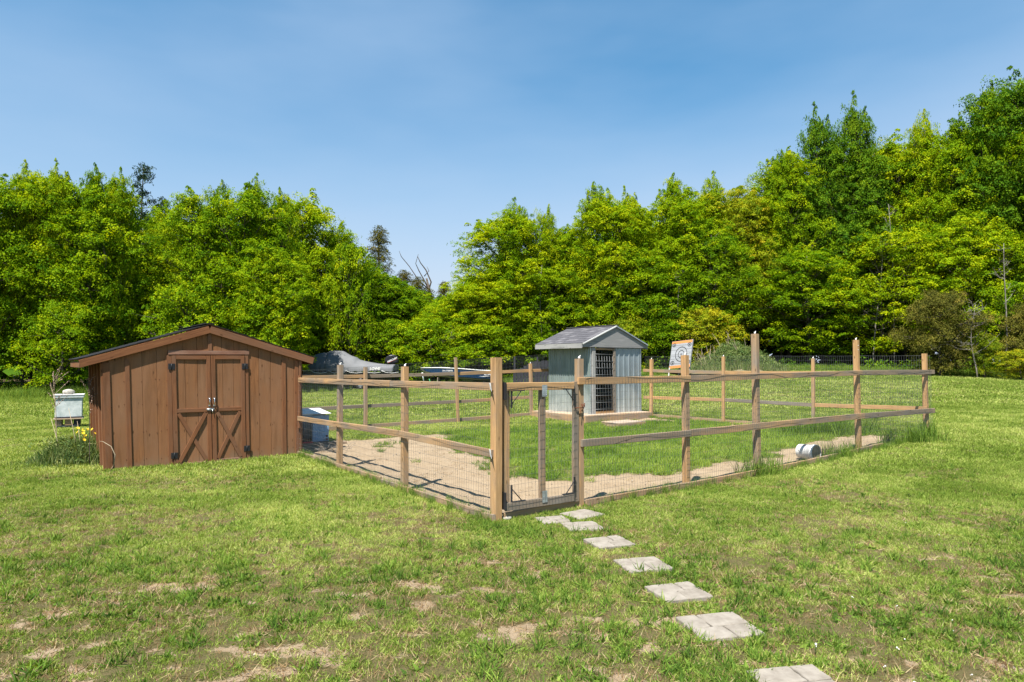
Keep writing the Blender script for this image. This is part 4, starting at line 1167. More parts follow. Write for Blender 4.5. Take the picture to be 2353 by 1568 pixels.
board('frame_rail', (-1.0, -.01, .05), (-.36, -.01, .05), .04, .03, M_RED, hutch)
MB().add([(-1.05, -.06, hz + .03), (0.03, -.06, hz + .03), (0.03, .66, hz + .10), (-1.05, .66, hz + .10), (-1.05, -.06, hz + .04), (0.03, -.06, hz + .04), (0.03, .66, hz + .115), (-1.05, .66, hz + .115)],
         [(0, 3, 2, 1), (4, 5, 6, 7), (0, 1, 5, 4), (1, 2, 6, 5), (2, 3, 7, 6), (3, 0, 4, 7)]).build('roof_sheet', M_WHITE, hutch)
mb = MB()
for z in (.17, .10): mb.tube([(-.05, -.012, z), (-.05, -.03, z)], .02, 8)
mb.build('knob', M_RUST, hutch)
board('plank_base', (-.9, .05, .02), (.35, -.08, .015), .05, .2, M_CURB, hutch)
# tangle of dry brush beside it
br = thing('brush_pile', 'tangle of dry twigs on the shaded dirt between the blue cage and the shed', 'twigs', (-3.75, 13.6, gzf(-3.75, 13.6)))
rn = random.Random(9); mb = MB()
for k in range(70):
    a = rn.uniform(0, 6.28); r = rn.uniform(.0, .5); p = Vector((r * math.cos(a), r * math.sin(a), rn.uniform(0, .03)))
    d = Vector((rn.uniform(-1, 1), rn.uniform(-1, 1), rn.uniform(.0, .7))).normalized() * rn.uniform(.15, .4)
    mb.tube([p, p + d * .5 + Vector((0, 0, .03)), p + d], [.004, .003, .0015], 4, False)
mb.build('twig', M_BARKP, br)['kind'] = 'stuff'

# ------------------------------------------------------------------ bucket lying on its side
bk = thing('bucket', 'white plastic pail lying on its side on the dirt by the right curb', 'bucket', (5.28, 12.02, gzf(5.3, 12.0) - .01), math.radians(-58))
bk.scale = (.92, .92, .92)
def lathe(prof, n=28):
    vs = []; fs = []
    for (x, r) in prof:
        for k in range(n):
            a = 2 * math.pi * k / n; vs.append((x, r * math.cos(a), r * math.sin(a)))
    for i in range(len(prof) - 1):
        for k in range(n): fs.append((i * n + k, i * n + (k + 1) % n, (i + 1) * n + (k + 1) % n, (i + 1) * n + k))
    return MB().add(vs, fs, True)
lathe([(0, .001), (0, .132), (.008, .135), (.30, .148), (.302, .156), (.315, .156), (.317, .150), (.335, .150), (.337, .157), (.36, .157), (.362, .148), (.30, .143), (.012, .130), (.012, .001)]).build('pail', M_WHITE, bk, Matrix.Translation((-.18, 0, .155)))
lathe([(.30, .001), (.30, .143)]).build('muddy_lid', plain('dried_mud', (0.30, 0.235, 0.15), 0.95, 0, .4, 18), bk, Matrix.Translation((-.125, 0, .155)))
def decal(pts, r, x0, mat, name):
    """patch wrapped on the pail: pts in (x, angle)"""
    vs = [(x0 + x, -(r) * math.cos(a), r * math.sin(a)) for x, a in pts]
    return MB().add(vs, [tuple(range(len(pts)))]).build(name, mat, bk, Matrix.Translation((-.18, 0, .155)))
for (a, c, w, h) in [(0.115, 1.05, .03, .10), (0.150, 1.15, .028, .13), (0.13, .92, .05, .05)]:
    decal([(a, c), (a + w, c), (a + w, c + h), (a, c + h)], .1475, 0, M_RED, 'red_mark')
rn = random.Random(3)
for k in range(4):
    a = .05 + rn.uniform(0, .05); c = -.05 + rn.uniform(0, .45)
    decal([(a, c), (a + .015, c), (a + .015, c + .05), (a, c + .05)], .146, 0, M_BLACK, 'print_mark')

# ------------------------------------------------------------------ beehive
bh = thing('beehive', 'weathered white beehive box on wooden blocks left of the shed', 'beehive', (-11.86, 18.0, gzf(-11.86, 18.0)), math.radians(30))
M_HIVE = plain('peeling_white_paint', (0.55, 0.58, 0.57), 0.8, 0, .4, 7, c2=(0.33, 0.38, 0.37), bump=.5)
MB().box((-.30, -.24, .27), (.30, .24, .80)).build('hive_box', M_HIVE, bh, bevel=.006)
MB().box((-.335, -.27, .80), (.335, .27, .865)).build('hive_lid', M_HIVE, bh, bevel=.004)
MB().box((-.345, -.28, .867), (.345, .28, .885)).build('lid_sheet', M_WHITE, bh)
MB().box((-.33, -.30, .235), (.33, .26, .262)).build('bottom_board', M_DECK, bh)
MB().box((-.30, -.262, .264), (.30, -.245, .30)).build('entrance_bar', M_DARKB, bh)
for x in (-.22, .0, .19): MB().box((x - .075, -.255, .075), (x + .075, .2, .232)).build('block', M_CURB if x < .1 else M_DARKB, bh, bevel=.005)
MB().box((-.26, -.24, .04), (.24, .22, .07)).build('pallet_board', M_GREYW, bh)
for x in (-.2, .15): MB().box((x - .04, -.2, -.02), (x + .04, .2, .037)).build('foot', M_CURB, bh)
rk = thing('rock', 'round field stone weighing down the beehive lid', 'rock', (-11.87, 17.98, gzf(-11.86, 18) + .885 + .05), .3)
blob(0.145, 0.11, 0.075, 8, 14, 8, .07).build('stone', M_ROCK, rk, Matrix.Translation((0, 0, .012)))

# ------------------------------------------------------------------ text helper
def text_mesh(s, size, mat, parent, M, name='lettering', ext=0.004, bold=0.0, shear=0.0):
    cu = bpy.data.curves.new(name, 'FONT'); cu.body = s; cu.size = size; cu.extrude = ext; cu.offset = bold; cu.shear = shear
    cu.align_x = 'CENTER'; cu.resolution_u = 3
    to = bpy.data.objects.new(name, cu); COL.objects.link(to)
    dg = bpy.context.evaluated_depsgraph_get()
    me = bpy.data.meshes.new_from_object(to.evaluated_get(dg))
    bpy.data.objects.remove(to)
    me.materials.clear(); me.materials.append(mat)
    return link(name, me, parent, M @ Matrix.Rotation(math.pi / 2, 4, 'X'))

# ------------------------------------------------------------------ boat under a grey cover
M_TARP = plain('grey_canvas', (0.155, 0.158, 0.165), 0.85, 0, .22, 1.4, bump=.3)
M_TARPD = plain('dark_canvas', (0.115, 0.118, 0.125), 0.85, 0, .25, 3)
M_HULLG = plain('hull_green_grey', (0.12, 0.145, 0.115), 0.45, 0, .2, 2)
M_HULLK = plain('hull_black', (0.018, 0.018, 0.022), 0.35, 0, .2, 2)
M_NAVY = plain('navy_paint', (0.012, 0.045, 0.11), 0.3, 0, .25, 2)
M_ALU = plain('bare_aluminium', (0.55, 0.56, 0.57), 0.4, 0.5, .2, 4)
bx, by = -9.4, 38.6
boat = thing('boat', 'motor boat on a trailer under a grey canvas cover, black outboard at its stern', 'boat', (bx, by, gzf(bx, by)), 0)
zo = gzf(bx, by)
def section(x, half, ztop, keel, deckz=None):
    return
# hull: stations along x, stern at +2.65, bow at -2.95
hs = [(-2.95, .05, 1.45, 1.15), (-2.5, .45, 1.40, .85), (-1.8, .80, 1.33, .66), (-.8, 1.0, 1.28, .60), (.8, 1.03, 1.24, .58), (2.55, 1.0, 1.24, .60)]
mb = MB(); vs = []
for x, hw, zt_, zk in hs:
    for y_, z_ in ((-hw, zt_), (-hw * .96, zt_ - .25), (-hw * .72, zk + .12), (0, zk), (hw * .72, zk + .12), (hw * .96, zt_ - .25), (hw, zt_)): vs.append((x, y_, z_ - zo + .02))
fs = [(i * 7 + k, i * 7 + k + 1, i * 7 + 8 + k, i * 7 + 7 + k) for i in range(len(hs) - 1) for k in range(6)] + [tuple(range(35, 42))]
mb.add(vs, fs, True).build('hull', M_HULLK, boat)
mb = MB()
for i in range(len(hs) - 1):
    x, hw, zt_, zk = hs[i]; X, HW, ZT, ZK = hs[i + 1]
    if x < -.3:
        mb.add([(x, -hw * 1.005 - .006, zt_ - zo - .02), (X, -HW * 1.005 - .006, ZT - zo - .02), (X, -HW * .965 - .01, ZT - zo - .24 + max(0, X + 1) * .1), (x, -hw * .965 - .01, zt_ - zo - .24)], [(0, 3, 2, 1)])
mb.build('hull_stripe', M_HULLG, boat)
# cover: profile height along x
cov_x = [-2.98, -2.4, -1.85, -1.45, -1.40, -1.0, -.45, .0, .35, .8, 1.2, 1.75, 2.2, 2.75]
cov_z = [1.60, 1.80, 2.17, 2.29, 2.30, 2.30, 2.42, 2.42, 2.16, 1.99, 1.87, 1.76, 1.70, 1.67]
cov_z = [1.55, 1.72, 2.17, 2.28, 2.30, 2.30, 2.41, 2.40, 2.14, 1.98, 1.86, 1.75, 1.70, 1.68]
cov_x = [-2.98, -2.45, -1.95, -1.6, -1.45, -1.15, -1.05, -.30, .1, .6, 1.1, 1.7, 2.2, 2.75]
mb = MB(); vs = []; hw_ = np.interp(cov_x, [-2.98, -2.5, -1.8, -.8, 2.75], [.08, .5, .86, 1.06, 1.06])
xs_f = sorted(set(list(cov_x) + list(np.linspace(-2.9, 2.7, 26))))
cz_f = np.interp(xs_f, cov_x, cov_z); hw_ = np.interp(xs_f, cov_x, hw_)
cov_x = xs_f
for i, (x, z) in enumerate(zip(xs_f, cz_f)):
    z = z - .035 * abs(math.sin(i * 1.7)) * (abs(x) < 2.5)
    hw = hw_[i] * (1 - .03 * abs(math.sin(i * 2.1))); zr = z - zo + (.15 if z > 2 else .06); rim = 1.62 - zo + (.0 if x > -2.3 else -.02)
    wob = .04 * math.sin(i * 2.3)
    for y_, z_ in ((-hw, rim - .28 + wob * 1.6), (-hw * 1.01, rim - .02), (-hw * .80, rim + (zr - rim) * .45), (-hw * .42, rim + (zr - rim) * .93), (0, zr), (hw * .42, rim + (zr - rim) * .93), (hw * .8, rim + (zr - rim) * .45), (hw * 1.01, rim - .02), (hw, rim - .28)):
        vs.append((x, y_, z_))
n = 9
fs = [(i * n + k, i * n + k + 1, i * n + n + k + 1, i * n + n + k) for i in range(len(cov_x) - 1) for k in range(n - 1)]
m_ = len(cov_x) - 1
fs.append(tuple(m_ * n + k for k in range(n)))
mb.add(vs, fs, True)
cv = mb.build('canvas_cover', M_TARP, boat)
sb = cv.modifiers.new('sub', 'SUBSURF'); sb.levels = 1; sb.render_levels = 1
mb = MB()
for k in range(5):
    a = -1.9 + k * 1.0
    mb.tube([(a, -1.09, 1.40 - zo), (a + .25, -1.10, 1.28 - zo), (a + .6, -1.09, 1.25 - zo), (a + .95, -1.09, 1.29 - zo)], .012, 5)
mb.build('tie_rope', M_WHITE, boat)
text_mesh('LOWE', 0.20, M_WHITE, boat, Matrix.Translation((1.73, -1.125, 1.43 - zo)), bold=.008, shear=.2)
# outboard
mot = thing('outboard_motor', 'black outboard motor with white lettering tilted at the stern of the covered boat', 'outboard motor', (bx + 2.55, by - .1, zo), 0)
pts = [(-.42, 1.90), (-.44, 2.02), (-.36, 2.16), (-.18, 2.28), (.02, 2.31), (.16, 2.26), (.28, 2.12), (.35, 1.95), (.33, 1.80), (-.30, 1.78)]
vs = []; 
for s_, yy in ((.82, -.20), (1.0, -.13), (1.0, .13), (.82, .20)):
    for x_, z_ in pts: vs.append((x_ * s_ - .05 * (1 - s_), yy, 2.03 + (z_ - 2.03) * s_ - zo))
n = len(pts)
fs = [(i * n + k, (i + 1) * n + k, (i + 1) * n + (k + 1) % n, i * n + (k + 1) % n) for i in range(3) for k in range(n)] + [tuple(range(n)), tuple(reversed(range(3 * n, 4 * n)))]
MB().add(vs, fs, False).build('cowl', M_HULLK, mot, bevel=.02)
MB().tube([(0, 0, 1.8 - zo), (.15, 0, 1.2 - zo), (.30, 0, .75 - zo)], [.14, .09, .07], 8).build('drive_leg', M_HULLK, mot)
MB().add([(-.25, -.215, 1.83 - zo), (.27, -.212, 2.05 - zo), (.27, -.212, 2.03 - zo), (-.24, -.215, 1.805 - zo)], [(0, 3, 2, 1)]).build('stripe', M_RED, mot)
text_mesh('MERCURY', 0.135, M_WHITE, mot, Matrix.Translation((.03, -.222, 1.95 - zo)) @ Matrix.Rotation(-.42, 4, 'Y'), bold=.004, shear=.2)
# trailer
tr = thing('boat_trailer', 'black trailer under the covered boat', 'trailer', (bx, by, zo), 0)
for y_ in (-.7, .7): MB().box((-2.4, y_ - .04, .42), (2.5, y_ + .04, .52)).build('frame_beam', M_HULLK, tr)
for x_ in (-1.5, .2, 1.8): MB().box((x_ - .04, -.7, .42), (x_ + .04, .7, .50)).build('cross_beam', M_HULLK, tr)
def torus(R, r, n=24, m=8):
    vs = []; fs = []
    for i in range(n):
        a = 2 * math.pi * i / n
        for k in range(m):
            b = 2 * math.pi * k / m; q = R + r * math.cos(b)
            vs.append((q * math.cos(a), r * 1.1 * math.sin(b), q * math.sin(a)))
    for i in range(n):
        for k in range(m): fs.append((i * m + k, ((i + 1) % n) * m + k, ((i + 1) % n) * m + (k + 1) % m, i * m + (k + 1) % m))
    return MB().add(vs, fs, True)
for y_ in (-.95, .95):
    w = torus(.24, .085).build('tyre', M_HULLK, tr, Matrix.Translation((.9, y_, .32)))
    MB().tube([(.9, y_ - .05, .32), (.9, y_ + .05, .32)], .16, 14).build('rim', M_GALV, tr)
    mb = MB(); vs = []
    for k in range(9):
        a = math.pi * k / 8
        for yy in (-.12, .12): vs.append((.9 + .40 * math.cos(a), y_ + yy, .34 + .36 * math.sin(a)))
    mb.add(vs, [(2 * k, 2 * k + 1, 2 * k + 3, 2 * k + 2) for k in range(8)]).build('mudguard', M_HULLK, tr)
MB().add([(-2.6, -.76, .50), (-.95, -.76, .53), (-2.6, -.76, .60)], [(0, 1, 2)]).build('white_stripe', M_WHITE, tr)
text_mesh('LOWE', 0.13, M_WHITE, tr, Matrix.Translation((-1.75, -.765, .42)), bold=.006)
for y_ in (-.3, .3): MB().tube([(-2.4, y_ * 2.3, .47), (-3.6, 0, .45)], .04, 6).build('tongue', M_HULLK, tr)
rn = random.Random(2)

# ------------------------------------------------------------------ blue boat
b2x, b2y = -2.9, 38.4
z2 = gzf(b2x, b2y)
b2 = thing('boat', 'open navy blue boat with a white gunwale, propped nose up left of the corner post', 'boat', (b2x, b2y, z2), 0)
st_ = [(-2.33, .03, 1.52, 1.44), (-2.0, .35, 1.53, 1.20), (-1.2, .68, 1.535, 1.02), (-.1, .80, 1.49, .90), (1.0, .82, 1.40, .82), (2.25, .78, 1.33, .76)]
vs = []
for x, hw, zt_, zk in st_:
    for y_, z_ in ((-hw, zt_), (-hw * .9, zk + .14), (-hw * .45, zk + .03), (0, zk), (hw * .45, zk + .03), (hw * .9, zk + .14), (hw, zt_)): vs.append((x, y_, z_ - z2))
fs = [(i * 7 + k, i * 7 + k + 1, i * 7 + 8 + k, i * 7 + 7 + k) for i in range(5) for k in range(6)] + [tuple(range(35, 42))]
MB().add(vs, fs, False).build('hull', M_NAVY, b2)
vs = []
for x, hw, zt_, zk in st_: vs += [(x, -hw * .9 - .012, zk + .15 - z2), (x, -hw * .45 - .005, zk + .02 - z2)]
MB().add(vs, [(2 * i, 2 * i + 1, 2 * i + 3, 2 * i + 2) for i in range(5)]).build('chine_strip', M_ALU, b2)
for sg in (-1, 1): MB().tube([(x, sg * hw, zt_ - z2 + .01) for x, hw, zt_, zk in st_], .026, 6).build('gunwale', M_WHITE, b2)
text_mesh('ON 77J0093', 0.115, M_WHITE, b2, Matrix.Translation((-.72, -.775, 1.34 - z2)), bold=.002)
text_mesh('ALUMACRAFT', 0.135, M_WHITE, b2, Matrix.Translation((1.75, -.80, 1.12 - z2)), bold=.004, shear=.2)
MB().add([(1.0, -.80, 1.075 - z2), (1.75, -.79, 1.06 - z2), (1.3, -.80, 1.045 - z2)], [(0, 2, 1)]).build('swoosh', M_WHITE, b2)
for x_ in (-1.3, 1.3):
    for y_ in (-.45, .45): board('trestle_leg', (x_, y_ * 1.2, -.02), (x_, y_, (.98 if x_ < 0 else .80) - z2 + .02), .07, .05, M_RAILG, b2)
jk = thing('trailer_jack', 'small jack stand with a round white knob under the bow of the navy boat', 'jack', (b2x - 2.15, b2y - .4, z2), 0)
MB().tube([(.12, 0, 0), (-.03, 0, .70)], .03, 6).build('post', M_GALV, jk)
blob(.075, .075, .06, 3, 10, 6, .02).build('knob', M_WHITE, jk, Matrix.Translation((-.03, 0, .72)))
M_GRN = plain('green_paint', (0.03, 0.26, 0.09), 0.5)
MB().tube([(.5, 0, 0), (.36, 0, .42)], .028, 6).build('green_leg', M_GRN, jk)
MB().tube([(.15, 0, .22), (.42, 0, .25)], .02, 6).build('green_leg', M_GRN, jk)

# ------------------------------------------------------------------ dark board fence by the wood
df = thing('board_fence', 'dark stained board fence at the foot of the wood, left of the coop', 'fence', (0.15, 36.5, 0), math.radians(3))
for k in range(13):
    x_ = k * .19; zb = gzf(.15 + x_, 36.5)
    board('fence_board', (x_, 0, zb - .05), (x_, 0, 1.30 + min(1, x_ / 1.0) * .62 + random.uniform(-.03, .03)), .02, .175, M_DARKB, df, up=(0, 1, 0))
for z_ in (1.75, 1.25): board('fence_rail', (-.1, .05, z_ - .35), (2.45, .05, z_), .09, .04, M_DARKB, df)
for x_ in (.0, 1.25, 2.45): board('fence_post', (x_, .10, .4), (x_, .10, 2.15), .09, .09, M_DARKB, df)

# ------------------------------------------------------------------ target board
M_ORG = plain('orange_paint', (0.62, 0.23, 0.06), 0.7, 0, .15, 8)
M_TGT = wood('grey_target_planks', (0.36, 0.37, 0.39), (0.22, 0.225, 0.24), (0.40, 0.41, 0.43), 0.4)
ty = 34.0
tg = thing('throwing_target', 'leaning grey plank target board with black rings and orange bands, behind the coop', 'target', (8.62, ty, 0), 0)
bl_, br_, tl_, tr_ = Vector((-.66, 0, 1.52)), Vector((.40, 0, 1.62)), Vector((-.42, .22, 2.90)), Vector((.62, .22, 3.02))
Mt = None
def tp(u, v, off=0.0):
    p = bl_.lerp(br_, u).lerp(tl_.lerp(tr_, u), v)
    return Vector((p.x, p.y - off, p.z))
for k in range(6):
    a = k / 6
    quad = [tp(0, a + .004), tp(1, a + .004), tp(1, a + 1 / 6 - .004), tp(0, a + 1 / 6 - .004)]
    vs = quad + [q + Vector((0, .035, 0)) for q in quad]
    MB().add(vs, [(0, 1, 2, 3), (7, 6, 5, 4), (0, 4, 5, 1), (1, 5, 6, 2), (2, 6, 7, 3), (3, 7, 4, 0)]).build('plank', M_TGT, tg)
for a, b in ((0.0, .095), (.90, .99)):
    quad = [tp(0, a, .004), tp(.985, a, .004), tp(.985, b, .004), tp(0, b, .004)]
    MB().add(quad, [(0, 1, 2, 3)]).build('orange_band', M_ORG, tg)
def ring(u, v, r, rw, name='ring'):
    vs = []; n = 30; fs = []
    for k in range(n):
        a = 2 * math.pi * k / n
        wob = 1 + .04 * math.sin(2 * a + u * 9)
        for q in (r * wob, (r - rw) * wob): vs.append(tp(u + q * math.cos(a) / 1.07, v + q * 1.15 * math.sin(a) / 1.4, .006))
    fs = [(2 * k, 2 * ((k + 1) % n), 2 * ((k + 1) % n) + 1, 2 * k + 1) for k in range(n)]
    MB().add(vs, fs).build(name, M_BLACK, tg)
for u, v, r in [(.5, .5, .32), (.5, .5, .17), (.5, .5, .03), (.11, .86, .09), (.11, .86, .03), (.86, .83, .095), (.86, .83, .035), (.12, .20, .095), (.12, .20, .035), (.88, .20, .09), (.88, .20, .03)]:
    ring(u, v, r, .026 if r > .05 else .029)
for p0, p1 in ((bl_ + Vector((0.03, .03, .05)), Vector((-.72, -.02, 1.0))), (tr_ + Vector((.02, .05, 0)), Vector((.31, .0, .95))), (tp(.5, .9) + Vector((0, .06, 0)), Vector((.1, 1.3, .8)))):
    board('support_leg', p0, p1, .075, .045, M_GREYW if p1.x > -.5 else M_WHITE, tg)

# ------------------------------------------------------------------ foliage generator
def leaves_from(C, Nrm, size, lv, aspect=0.75, fold=0.16):
    """C centres (n,3), Nrm normals, size (n,), folded two-triangle leaves"""
    n = len(C)
    Nrm = Nrm / np.maximum(np.linalg.norm(Nrm, axis=1, keepdims=True), 1e-6)
    R = RNG.normal(size=(n, 3)); T = np.cross(Nrm, R); T /= np.maximum(np.linalg.norm(T, axis=1, keepdims=True), 1e-6)
    B = np.cross(Nrm, T); s = size[:, None]
    v0 = C - T * s * .5; v1 = C + T * s * .5
    v2 = C + B * s * .5 * aspect + Nrm * s * fold; v3 = C - B * s * .5 * aspect + Nrm * s * fold
    V = np.stack([v0, v2, v1, v3], 1).reshape(-1, 3)
    i = np.arange(n)[:, None] * 4
    F = np.stack([np.concatenate([i, i + 2, i + 1], 1), np.concatenate([i, i + 3, i + 2], 1)], 1).reshape(-1, 3)
    return V, F, np.repeat(lv, 4)

def clump_leaves(cen, rad, flat, nl, leaf, hue, updir=0.75):
    """cen (m,3) clump centres, rad (m,), returns leaf centres, normals"""
    m = len(cen)
    a = RNG.uniform(0, 2 * np.pi, (m, nl)); r = np.sqrt(RNG.uniform(0, 1, (m, nl)))
    lob = 1 + 0.28 * np.sin(a * 3 + RNG.uniform(0, 6, (m, 1))) + 0.15 * np.sin(a * 7 + RNG.uniform(0, 6, (m, 1)))
    rr = rad[:, None] * r * lob
    dome = (1 - r ** 2) * flat * rad[:, None] - r ** 3 * 0.22 * rad[:, None]
    jz = RNG.normal(0, .12, (m, nl)) * rad[:, None] + rr * (np.cos(a) * RNG.normal(0, .32, (m, 1)) + np.sin(a) * RNG.normal(0, .32, (m, 1)))
    C = np.stack([cen[:, 0:1] + rr * np.cos(a), cen[:, 1:2] + rr * np.sin(a), cen[:, 2:3] + dome + jz - .25 * rad[:, None] * (RNG.uniform(0, 1, (m, nl)) ** 3)], -1).reshape(-1, 3)
    Nn = np.stack([np.cos(a) * r * 1.0, np.sin(a) * r * 1.0, np.full_like(a, updir * .9)], -1).reshape(-1, 3) + RNG.normal(0, .38, (m * nl, 3))
    lv = np.clip(np.repeat(hue, nl) + RNG.normal(0, .13, m * nl), 0, 1)
    sz = leaf * RNG.uniform(.65, 1.25, m * nl)
    return C, Nn, sz, lv

def tree_meshes(seed, H, W, nbr, leaf, nl, kind='maple', low=0.10, mat=L_MAPLE, bark=M_BARK, topw=0.18):
    rn = random.Random(seed)
    mb = MB()
    bend = (rn.uniform(-.25, .25), rn.uniform(-.2, .2))
    def tpos(h): return Vector((bend[0] * math.sin(h * 3), bend[1] * math.sin(h * 2.5), h * H))
    R0 = 0.012 * H + .03
    mb.tube([tpos(k / 9 * .97) + (Vector((0, 0, -.3)) if k == 0 else Vector()) for k in range(10)], [R0 * (1 - .9 * (k / 9) ** .8) + .008 for k in range(10)], 7)
    cen = []; rad = []
    lobes = [(rn.uniform(0, 6.28), rn.uniform(.12, .3)) for _ in range(3)]
    for b in range(nbr):
        f = min(.99, max(0.0, (b + rn.uniform(-.3, .3)) / nbr))
        h = low + (0.97 - low) * f ** 0.88
        az = b * 2.39996 + rn.uniform(-.5, .5)
        if kind == 'cedar': env = (1 - f) ** .75 * .95 + .05
        elif kind == 'pine': env = (1 - f) ** .6 * (.55 + .45 * rn.random()) + .05
        else:
            env = min(1, (.62 + 1.6 * f) ) * (1 - max(0, (f - .45) / .55) ** 1.7 * (1 - topw))
            env *= 1 + sum(m * math.cos(az - p) for p, m in lobes) * .6
            env *= rn.uniform(.72, 1.15)
        L = max(.25, W / 2 * env)
        rise = (-.05 + .85 * f) if kind == 'maple' else (.12 if kind == 'cedar' else .05)
        rise += rn.uniform(-.12, .12)
        p0 = tpos(max(0.03, h - (.10 if kind == 'maple' else .02) * (1 - f)))
        d = Vector((math.cos(az), math.sin(az), rise))
        pm = p0 + d * L * .5 + Vector((rn.uniform(-.1, .1), rn.uniform(-.1, .1), L * .05))
        p1 = p0 + d * L * .97 + Vector((rn.uniform(-.15, .15), rn.uniform(-.15, .15), L * .03))
        br_ = max(.012, R0 * .32 * (1 - .7 * f))
        mb.tube([p0, pm, p1], [br_, br_ * .6, .006], 5, False)
        # clumps along the outer part of the limb
        nc = max(2, int(L / (.55 if kind == 'maple' else .42)) + 1)
        for c in range(nc):
            q = .30 + .70 * (c + rn.uniform(.1, .9)) / nc
            p = (p0.lerp(pm, q * 2) if q < .5 else pm.lerp(p1, q * 2 - 1))
            side = Vector((-d.y, d.x, 0)) * rn.uniform(-.42, .42) * L * (0.3 + .6 * q)
            p = p + side + Vector((0, 0, rn.uniform(-.10, .28)))
            if side.length > .3: mb.tube([p0.lerp(p1, q * .7), p], [.012, .004], 4, False)
            cen.append(p); rad.append(rn.uniform(.34, .72) * (W / 6) ** .4 if kind == 'maple' else rn.uniform(.22, .42))
    # leader tufts
    for k in range(5 if kind == 'maple' else 3):
        p = tpos(.97) + Vector((rn.uniform(-.3, .3), rn.uniform(-.3, .3), rn.uniform(-.6, .15)))
        cen.append(p); rad.append(rn.uniform(.25, .42))
    cen = np.array([tuple(c) for c in cen]); rad = np.array(rad)
    hue = np.clip(.46 + RNG.normal(0, .17, len(cen)) + .12 * (cen[:, 2] / H - .5), 0, 1)
    if kind == 'maple': C, Nn, sz, lv = clump_leaves(cen, rad, .35, nl, leaf, hue)
    elif kind == 'cedar':
        C, Nn, sz, lv = clump_leaves(cen, rad, .8, nl, leaf, hue, .1)
        Nn = RNG.normal(0, 1, Nn.shape) * np.array([1, 1, .45])
    else: 
        C, Nn, sz, lv = clump_leaves(cen, rad, .5, nl, leaf, hue, .2); Nn = RNG.normal(0, 1, Nn.shape)
    V, F, a = leaves_from(C, Nn, sz, lv, aspect=.8 if kind == 'maple' else .28)
    me = mesh_arrays('crown', V, F, mat, dict(lv=a))
    return mb.mesh('trunk', bark), me, H, W

def maple_meshes(seed, H, W, leaf, nl, low=0.10, dens=1.0, mat=L_MAPLE, bark=M_BARK, plumes=4):
    """trunk, limbs that carry billowing lobes, every lobe a heap of leafy sprays"""
    rn = random.Random(seed); mb = MB()
    bend = (rn.uniform(-.3, .3), rn.uniform(-.3, .3))
    def tpos(h): return Vector((bend[0] * math.sin(h * 3), bend[1] * math.sin(h * 2.5), h * H))
    R0 = 0.011 * H + .03
    mb.tube([tpos(k / 9 * .9) + (Vector((0, 0, -.3)) if k == 0 else Vector()) for k in range(10)], [R0 * (1 - .9 * (k / 9) ** .8) + .008 for k in range(10)], 7)
    lobes = []; spires = []
    levels = [low + .10, .32, .48, .64, .79]
    for li, h in enumerate(levels):
        m = [4, 5, 6, 6, 5][li]; a0 = rn.uniform(0, 6.28)
        env = [.55, .80, .90, .84, .66][li]
        for k in range(m):
            az = a0 + k * 6.283 / m + rn.uniform(-.35, .35)
            rw = W * rn.uniform(.17, .25); rh = H * rn.uniform(.075, .115)
            d = max(.1, W / 2 * env * rn.uniform(.8, 1.15) - rw * .45)
            c = tpos(h + rn.uniform(-.05, .05)) + Vector((math.cos(az) * d, math.sin(az) * d, 0))
            lobes.append((c, rw, rh))
    for k in range(plumes):
        az = rn.uniform(0, 6.28); d = W * rn.uniform(.03, .34); hh = .975 - d / W * .35 - rn.uniform(0, .05)
        lobes.append((tpos(hh - .05) + Vector((math.cos(az) * d, math.sin(az) * d, 0)), W * rn.uniform(.10, .15), H * rn.uniform(.05, .075)))
    for k in range(plumes + 2):
        az = rn.uniform(0, 6.28); d = W * rn.uniform(.05, .42); hh = 1.0 - (d / W) * .55
        for q in range(6):
            p = tpos(hh - .02 - .014 * (5 - q)) + Vector((math.cos(az) * d + rn.uniform(-.2, .2), math.sin(az) * d + rn.uniform(-.2, .2), 0))
            spires.append((p, .36 - .024 * q))
    lobes.append((tpos(.86), W * .26, H * .09)); lobes.append((tpos(.5), W * .25, H * .25))
    cen = [p for p, r in spires]; rad = [r * (W / 6) ** .35 for p, r in spires]
    for (c, rw, rh) in lobes:
        hb = max(.04, c.z / H - .14)
        p0 = tpos(min(hb, .86)); pm = p0.lerp(c, .55) + Vector((0, 0, -.05 * H * .3))
        mb.tube([p0, pm, c], [R0 * .34, R0 * .2, .012], 5, False)
        area = 4 * rw * rw + 5.5 * rw * rh
        n = max(5, int(area * 2.0 * dens))
        for q in range(n):
            u = rn.uniform(-.55, 1); a = rn.uniform(0, 6.283); r = math.sqrt(max(0, 1 - u * u)); sh_ = rn.uniform(.55, 1.18)
            p = c + Vector((math.cos(a) * r * rw * sh_, math.sin(a) * r * rw * sh_, u * rh * sh_))
            if p.z < .25: p.z = rn.uniform(.25, .6)
            cen.append(p); rad.append(rn.uniform(.20, .58) * (W / 6) ** .35)
            if q % 4 == 0: mb.tube([c.lerp(p0, .15), p], [.012, .004], 4, False)
        if rw < W * .14:
            for q in range(3):
                cen.append(c + Vector((rn.uniform(-.15, .15), rn.uniform(-.15, .15), rh * (1 + .25 * q)))); rad.append(.26 - .05 * q)
    cen = np.array([tuple(c) for c in cen]); rad = np.array(rad)
    hue = np.clip(.48 + RNG.normal(0, .19, len(cen)), 0, 1)
    C, Nn, sz, lv = clump_leaves(cen, rad, .5, nl, leaf, hue)
    V, F, a = leaves_from(C, Nn, sz, lv, aspect=.85)
    me = mesh_arrays('crown', V, F, mat, dict(lv=a))
    return mb.mesh('trunk', bark), me, H, W

